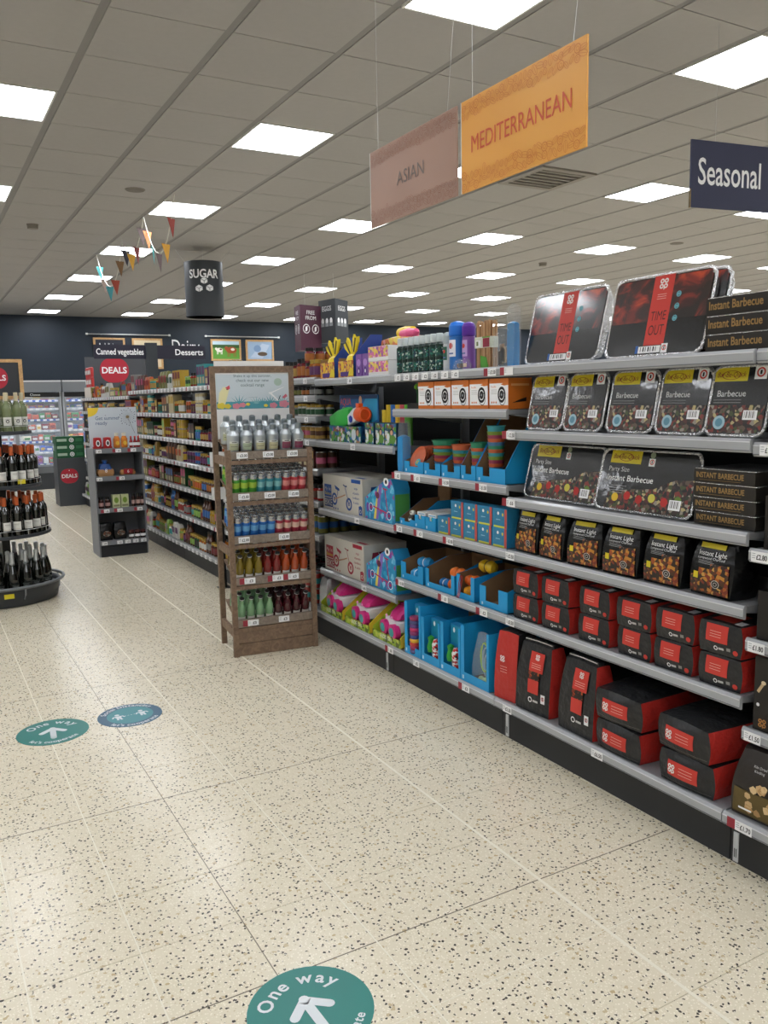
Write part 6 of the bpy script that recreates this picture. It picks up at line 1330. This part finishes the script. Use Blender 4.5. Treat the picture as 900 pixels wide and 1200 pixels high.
t = thing('hanging_sign', 'navy hanging sign reading Seasonal cut by the right edge', 'sign', (3.48, 3.0, 0), radians(-9)); h0, h1 = 2.466, 2.79
MB().box(0, 0, h0, 1.25, .008, h1, mat('sign_navy', '272C4A', .5)).build('board', t); b = MB(); Art(b, (0, 0, h0)).txt('Seasonal', .045, .115, .125, PAPER, 'l', .40, .001, bold=.01); b.build('lettering', t)
MB().box(0, -.001, h0-.002, .003, .009, h0+.09, hx('A88A4A')).build('edge_strip', t)
for x in (.15, 1.1): b = MB(); b.tube([(x, .004, h1-.01), (x, .004, CEIL-.0005)], .0008, WIRE, 5); b.build('wire', t)
# sugar sign: curved cylinder
t = thing('hanging_sign', 'dark curved hanging sign reading Sugar with three sugar cubes', 'sign', (3.19, 9.95, 0), radians(-17)); z0, z1 = 2.555, 3.19; rr0 = .225
SG = mat('sign_slate', '2E3338', .5); b = MB(); b.lathe([(rr0, z0), (rr0, z1)], 36, SG); b.lathe([(rr0-.004, z1), (rr0-.004, z0)], 36, SG); b.build('drum', t)
b = MB(); a = Art(b, (0, -rr0, 0), bend=rr0); a.txt('SUGAR', 0, z1-.20, .095, PAPER, 'c', .36, .003, bold=.025)
def cube(cx, cy, s):
    for p in ([(0, 0), (s, .5*s), (s, 1.5*s), (0, s)], [(0, 0), (-s, .5*s), (-s, 1.5*s), (0, s)], [(0, s), (s, 1.5*s), (0, 2*s), (-s, 1.5*s)]):
        q = [(x*.94+cx+(p[0][0]+p[2][0])/2*.03, y*.94+cy+.01) for x, y in p]; a.poly(q, PAPER, .003)
        for i in range(4): a.line(*q[i], *q[(i+1) % 4], .004, SG, .0034)
cube(0, 2.905, .042); cube(-.062, 2.815, .045); cube(.062, 2.82, .045); b.build('print', t)
for s in (-1, 0, 1): b = MB(); b.tube([(s*.2, 0 if s else .2, z1-.01), (s*.32, .1, CEIL-.0005)], .0015, WIRE, 5); b.build('wire', t)
def prism_sign(loc, rz, word, words, m, label, z0, z1, side, egg):
    t = thing('hanging_sign', label, 'sign', loc, rz); r_ = side/math.sqrt(3); P3 = [(r_*cos(q), r_*sin(q)) for q in (-pi/2, pi/6, 5*pi/6)]
    b = MB(); b.loft([[(x, y, z) for x, y in P3] for z in (z0, z1)], m); b.build('drum', t)
    b = MB(); h = z1-z0
    for i in (0, 2):
        p, q = (P3[i], P3[(i+1) % 3]); cx, cy = (p[0]+q[0])/2, (p[1]+q[1])/2; a = Art(b, (cx, cy, z0), (q[0]-p[0], q[1]-p[1], 0), (0, 0, 1))
        for k, wd in enumerate(words): a.txt(wd, 0, h*(.80-.12*k) if len(words) > 1 else h*.74, h*.085 if len(words) > 1 else h*.11, PAPER, 'c', side*.8, .002)
        if egg:
            for x in (-side*.25, 0, side*.25): a.ell(x, h*.5, side*.085, h*.075, PAPER, .002, 14); a.rect(x-side*.1, h*.38, x+side*.1, h*.46, hx('9A9DA0'), .003); 
        else:
            for x in (-side*.22, side*.22): a.ring(x, h*.48, side*.14, side*.165, PAPER, .002, 18); a.line(x-.02, h*.42, x+.02, h*.54, .012, PAPER, .002); a.ell(x, h*.48, .02, .035, PAPER, .0022, 10)
    b.build('print', t); b = MB(); b.tube([(0, 0, z1), (0, 0, CEIL-.0005)], .0025, WIRE, 5); b.build('wire', t)
prism_sign((5.48, 11.1, 0), radians(-22), '', ['EGGS'], SG, 'dark three-sided hanging sign reading Eggs above the yellow bird toys', 2.36, 2.97, .43, True)
prism_sign((5.02, 11.1, 0), radians(-42), '', ['FREE', 'FROM'], mat('sign_plum', '4A1F35', .5), 'plum three-sided hanging sign reading Free From beside the Eggs sign', 2.24, 2.87, .40, False)
# aisle blade sign on a post
t = thing('aisle_sign', 'dark aisle sign on a post reading Canned vegetables and Desserts', 'sign', (2.83, 11.2, 0)); SP = mat('sign_dark_blue', '201F30', .5)
MB().box(-.075, -.03, 1.66, .075, .03, 2.33, mat('post_slate', '2E3338', .5)).build('post', t)
for s, wd, al in ((-1, 'Canned vegetables', 'l'), (1, 'Desserts', 'r')):
    x0, x1 = (-.73, -.0755) if s < 0 else (.0755, .73); bl = MB().box(x0, -.008, 2.12, x1, .008, 2.30, SP).build('blade', t); b = MB(); Art(b, (0, -.008, 2.175)).txt(wd, x0+.03 if s < 0 else x1-.03, 0, .075, PAPER, al, .6, .002, bold=.015); b.build('lettering', bl)
t = thing('header_board', 'grey header board with red offer badge over the far shelving end', 'sign', (2.39, 13.47, 0)); MB().box(0, 0, 1.45, .95, .02, 2.26, mat('header_grey', '4A4D52', .55)).build('board', t); b = MB(); a = Art(b); deals(a, .43, 2.06, .22); b.build('print', t)
# back wall pictures, rails and lettering
WY_ = 18.5
def pic(x0, x1, z0, z1, label, art, fr=WOOD2):
    t = thing('wall_picture', label, 'picture', ((x0+x1)/2, WY_-.04, 0)); w = x1-x0; f = .04; b = MB()
    for q in ((-w/2, z0, w/2, z0+f), (-w/2, z1-f, w/2, z1), (-w/2, z0+f, -w/2+f, z1-f), (w/2-f, z0+f, w/2, z1-f)): b.box(q[0], 0, q[1], q[2], .04, q[3], fr)
    b.build('frame', t); b = MB(); a = Art(b, (0, .012, (z0+z1)/2)); art(a, w-2*f, z1-z0-2*f); b.build('print', t)
def p_text(a, w, h): a.rect(-w/2, -h/2, w/2, h/2, mat('slate_board', '232634', .5), 0); a.txt('A delicious', 0, h*.18, h*.2, PAPER, 'c', w*.8, .003); a.txt('choice', 0, -h*.15, h*.16, PAPER, 'c', w*.5, .003)
def p_bread(a, w, h):
    a.rect(-w/2, -h/2, w/2, h/2, hx('D8C8A8'), 0)
    for k in range(5): a.ell(-w*.35+k*w*.17, h*.05*(k % 2), w*.12, h*.2, hx(('B5803A', 'C8985A', 'A06A2E')[k % 3]), .002+.001*k, 14, .4)
def p_cow(a, w, h):
    a.rect(-w/2, -h/2, w/2, h/2, hx('5E9A3A'), 0); a.rect(-w/2, h*.28, w/2, h/2, hx('B8D0E0'), .001); a.rect(-w/2, h*.12, w/2, h*.3, hx('2F5A2A'), .0015)
    for x, s, c, d in ((-w*.25, .8, 'E8E4DC', '6A3A22'), (w*.2, 1.25, '9A4A22', 'E8E0D4')):
        a.ell(x, 0, w*.16*s, h*.15*s, hx(c), .003); a.ell(x-w*.15*s, h*.08*s, w*.055*s, h*.09*s, hx(c), .004); a.ell(x+w*.05, h*.04, w*.06*s, h*.06*s, hx(d), .005)
        for q in (-.11, -.06, .07, .12): a.rect(x+w*q*s-w*.012, -h*.3*s, x+w*q*s+w*.012, 0, hx(c), .0035)
def p_blue(a, w, h): a.rect(-w/2, -h/2, w/2, h/2, hx('9AB4D0'), 0); a.poly([(-w*.4, -h*.4), (w*.1, -h*.45), (w*.4, h*.3), (w*.1, h*.4)], hx('B8C8DC'), .002); a.ell(w*.1, -h*.2, w*.2, h*.12, hx('5A4A3A'), .003); a.ell(-w*.1, h*.1, w*.15, h*.2, hx('7A98C0'), .003)
pic(3.47, 4.12, 2.28, 2.93, 'wood framed dark slate board with white script on the navy wall', p_text); pic(4.27, 4.92, 2.28, 2.93, 'framed picture of bread loaves on the navy wall', p_bread)
pic(6.01, 6.72, 2.46, 2.94, 'framed picture of brown and white cows on grass', p_cow); pic(6.84, 7.52, 2.46, 2.94, 'framed pale blue picture right of the cow picture', p_blue)
t = thing('wall_lettering', 'large white lettering reading Dairy on the navy wall', 'sign', (5.14, WY_-.003, 0)); b = MB(); Art(b, (0, 0, 2.62)).txt('Dairy', 0, 0, .30, PAPER, 'l', .62, .002); b.build('lettering', t)
for x0, x1, lab in ((3.34, 5.07, 'thin silver picture rail above the slate board and bread'), (5.89, 7.64, 'thin silver picture rail above the cow picture')):
    t = thing('picture_rail', lab, 'rail', (0, WY_-.08, 0)); b = MB(); b.tube([(x0, 0, 3.0), (x1, 0, 3.0)], .012, WIRE, 8); b.build('rail', t)
    for x in (x0, x1): MB().lathe([(0, -.03), (.022, -.02), (.022, .02), (0, .03)], 10, PAPER, (x, 0, 3.0), ax='x').build('end_cap', t)
    for x in (x0+.3, x1-.3): MB().box(x-.006, .0125, 2.99, x+.006, .0795, 3.01, WIRE).build('bracket', t)
# bunting hung from the ceiling
t = thing('bunting', 'string of small coloured pennants looping below the ceiling', 'bunting', (0, 0, 0))
anch = [(2.175, 7.504, CEIL), (2.129, 8.423, CEIL-.02), (2.20, 9.70, CEIL-.05), (2.148, 10.873, CEIL)]; sag = [.42, .22, .42]
def cat(a, b_, s, u): return (a[0]+(b_[0]-a[0])*u, a[1]+(b_[1]-a[1])*u, a[2]+(b_[2]-a[2])*u-4*s*u*(1-u))
fc = ['A8423A', 'C9962A', '4A3A3A', '1F7A7A', 'B87A4A', '5A4A4A', '7A3A3A', 'C99A3A', '3A3A4A', '8A6A4A', 'A84A3A', '2F7A80', '6A5A50', '3A8A8A']; n = 0
for i in range(3):
    b = MB(); b.tube([cat(anch[i], anch[i+1], sag[i], k/14) for k in range(15)], .006, hx('D8D6CE'), 5); b.build('string', t)
    for u in (.12, .32, .55, .75, .9) if i != 1 else (.1, .35, .6, .85):
        x, y, z = cat(anch[i], anch[i+1], sag[i], u); an = R.uniform(.2, 1.2); dx, dy = cos(an)*.055, -sin(an)*.055; dx, dy = dx, abs(dy)
        MB().add([(x-dx, y-dy, z), (x+dx, y+dy, z), (x+.01, y, z-.17), (x-dx, y-dy+.004, z), (x+dx, y+dy+.004, z), (x+.01, y+.004, z-.17)], [(0, 2, 1), (3, 4, 5), (0, 1, 4, 3), (1, 2, 5, 4), (2, 0, 3, 5)], hx(fc[n % 14], .6)).build('pennant', t); n += 1
b = MB(); b.tube([anch[1], (anch[1][0], anch[1][1], CEIL)], .001, WIRE, 4); b.tube([anch[2], (anch[2][0], anch[2][1], CEIL)], .001, WIRE, 4); b.build('hanger', t, kind='stuff')
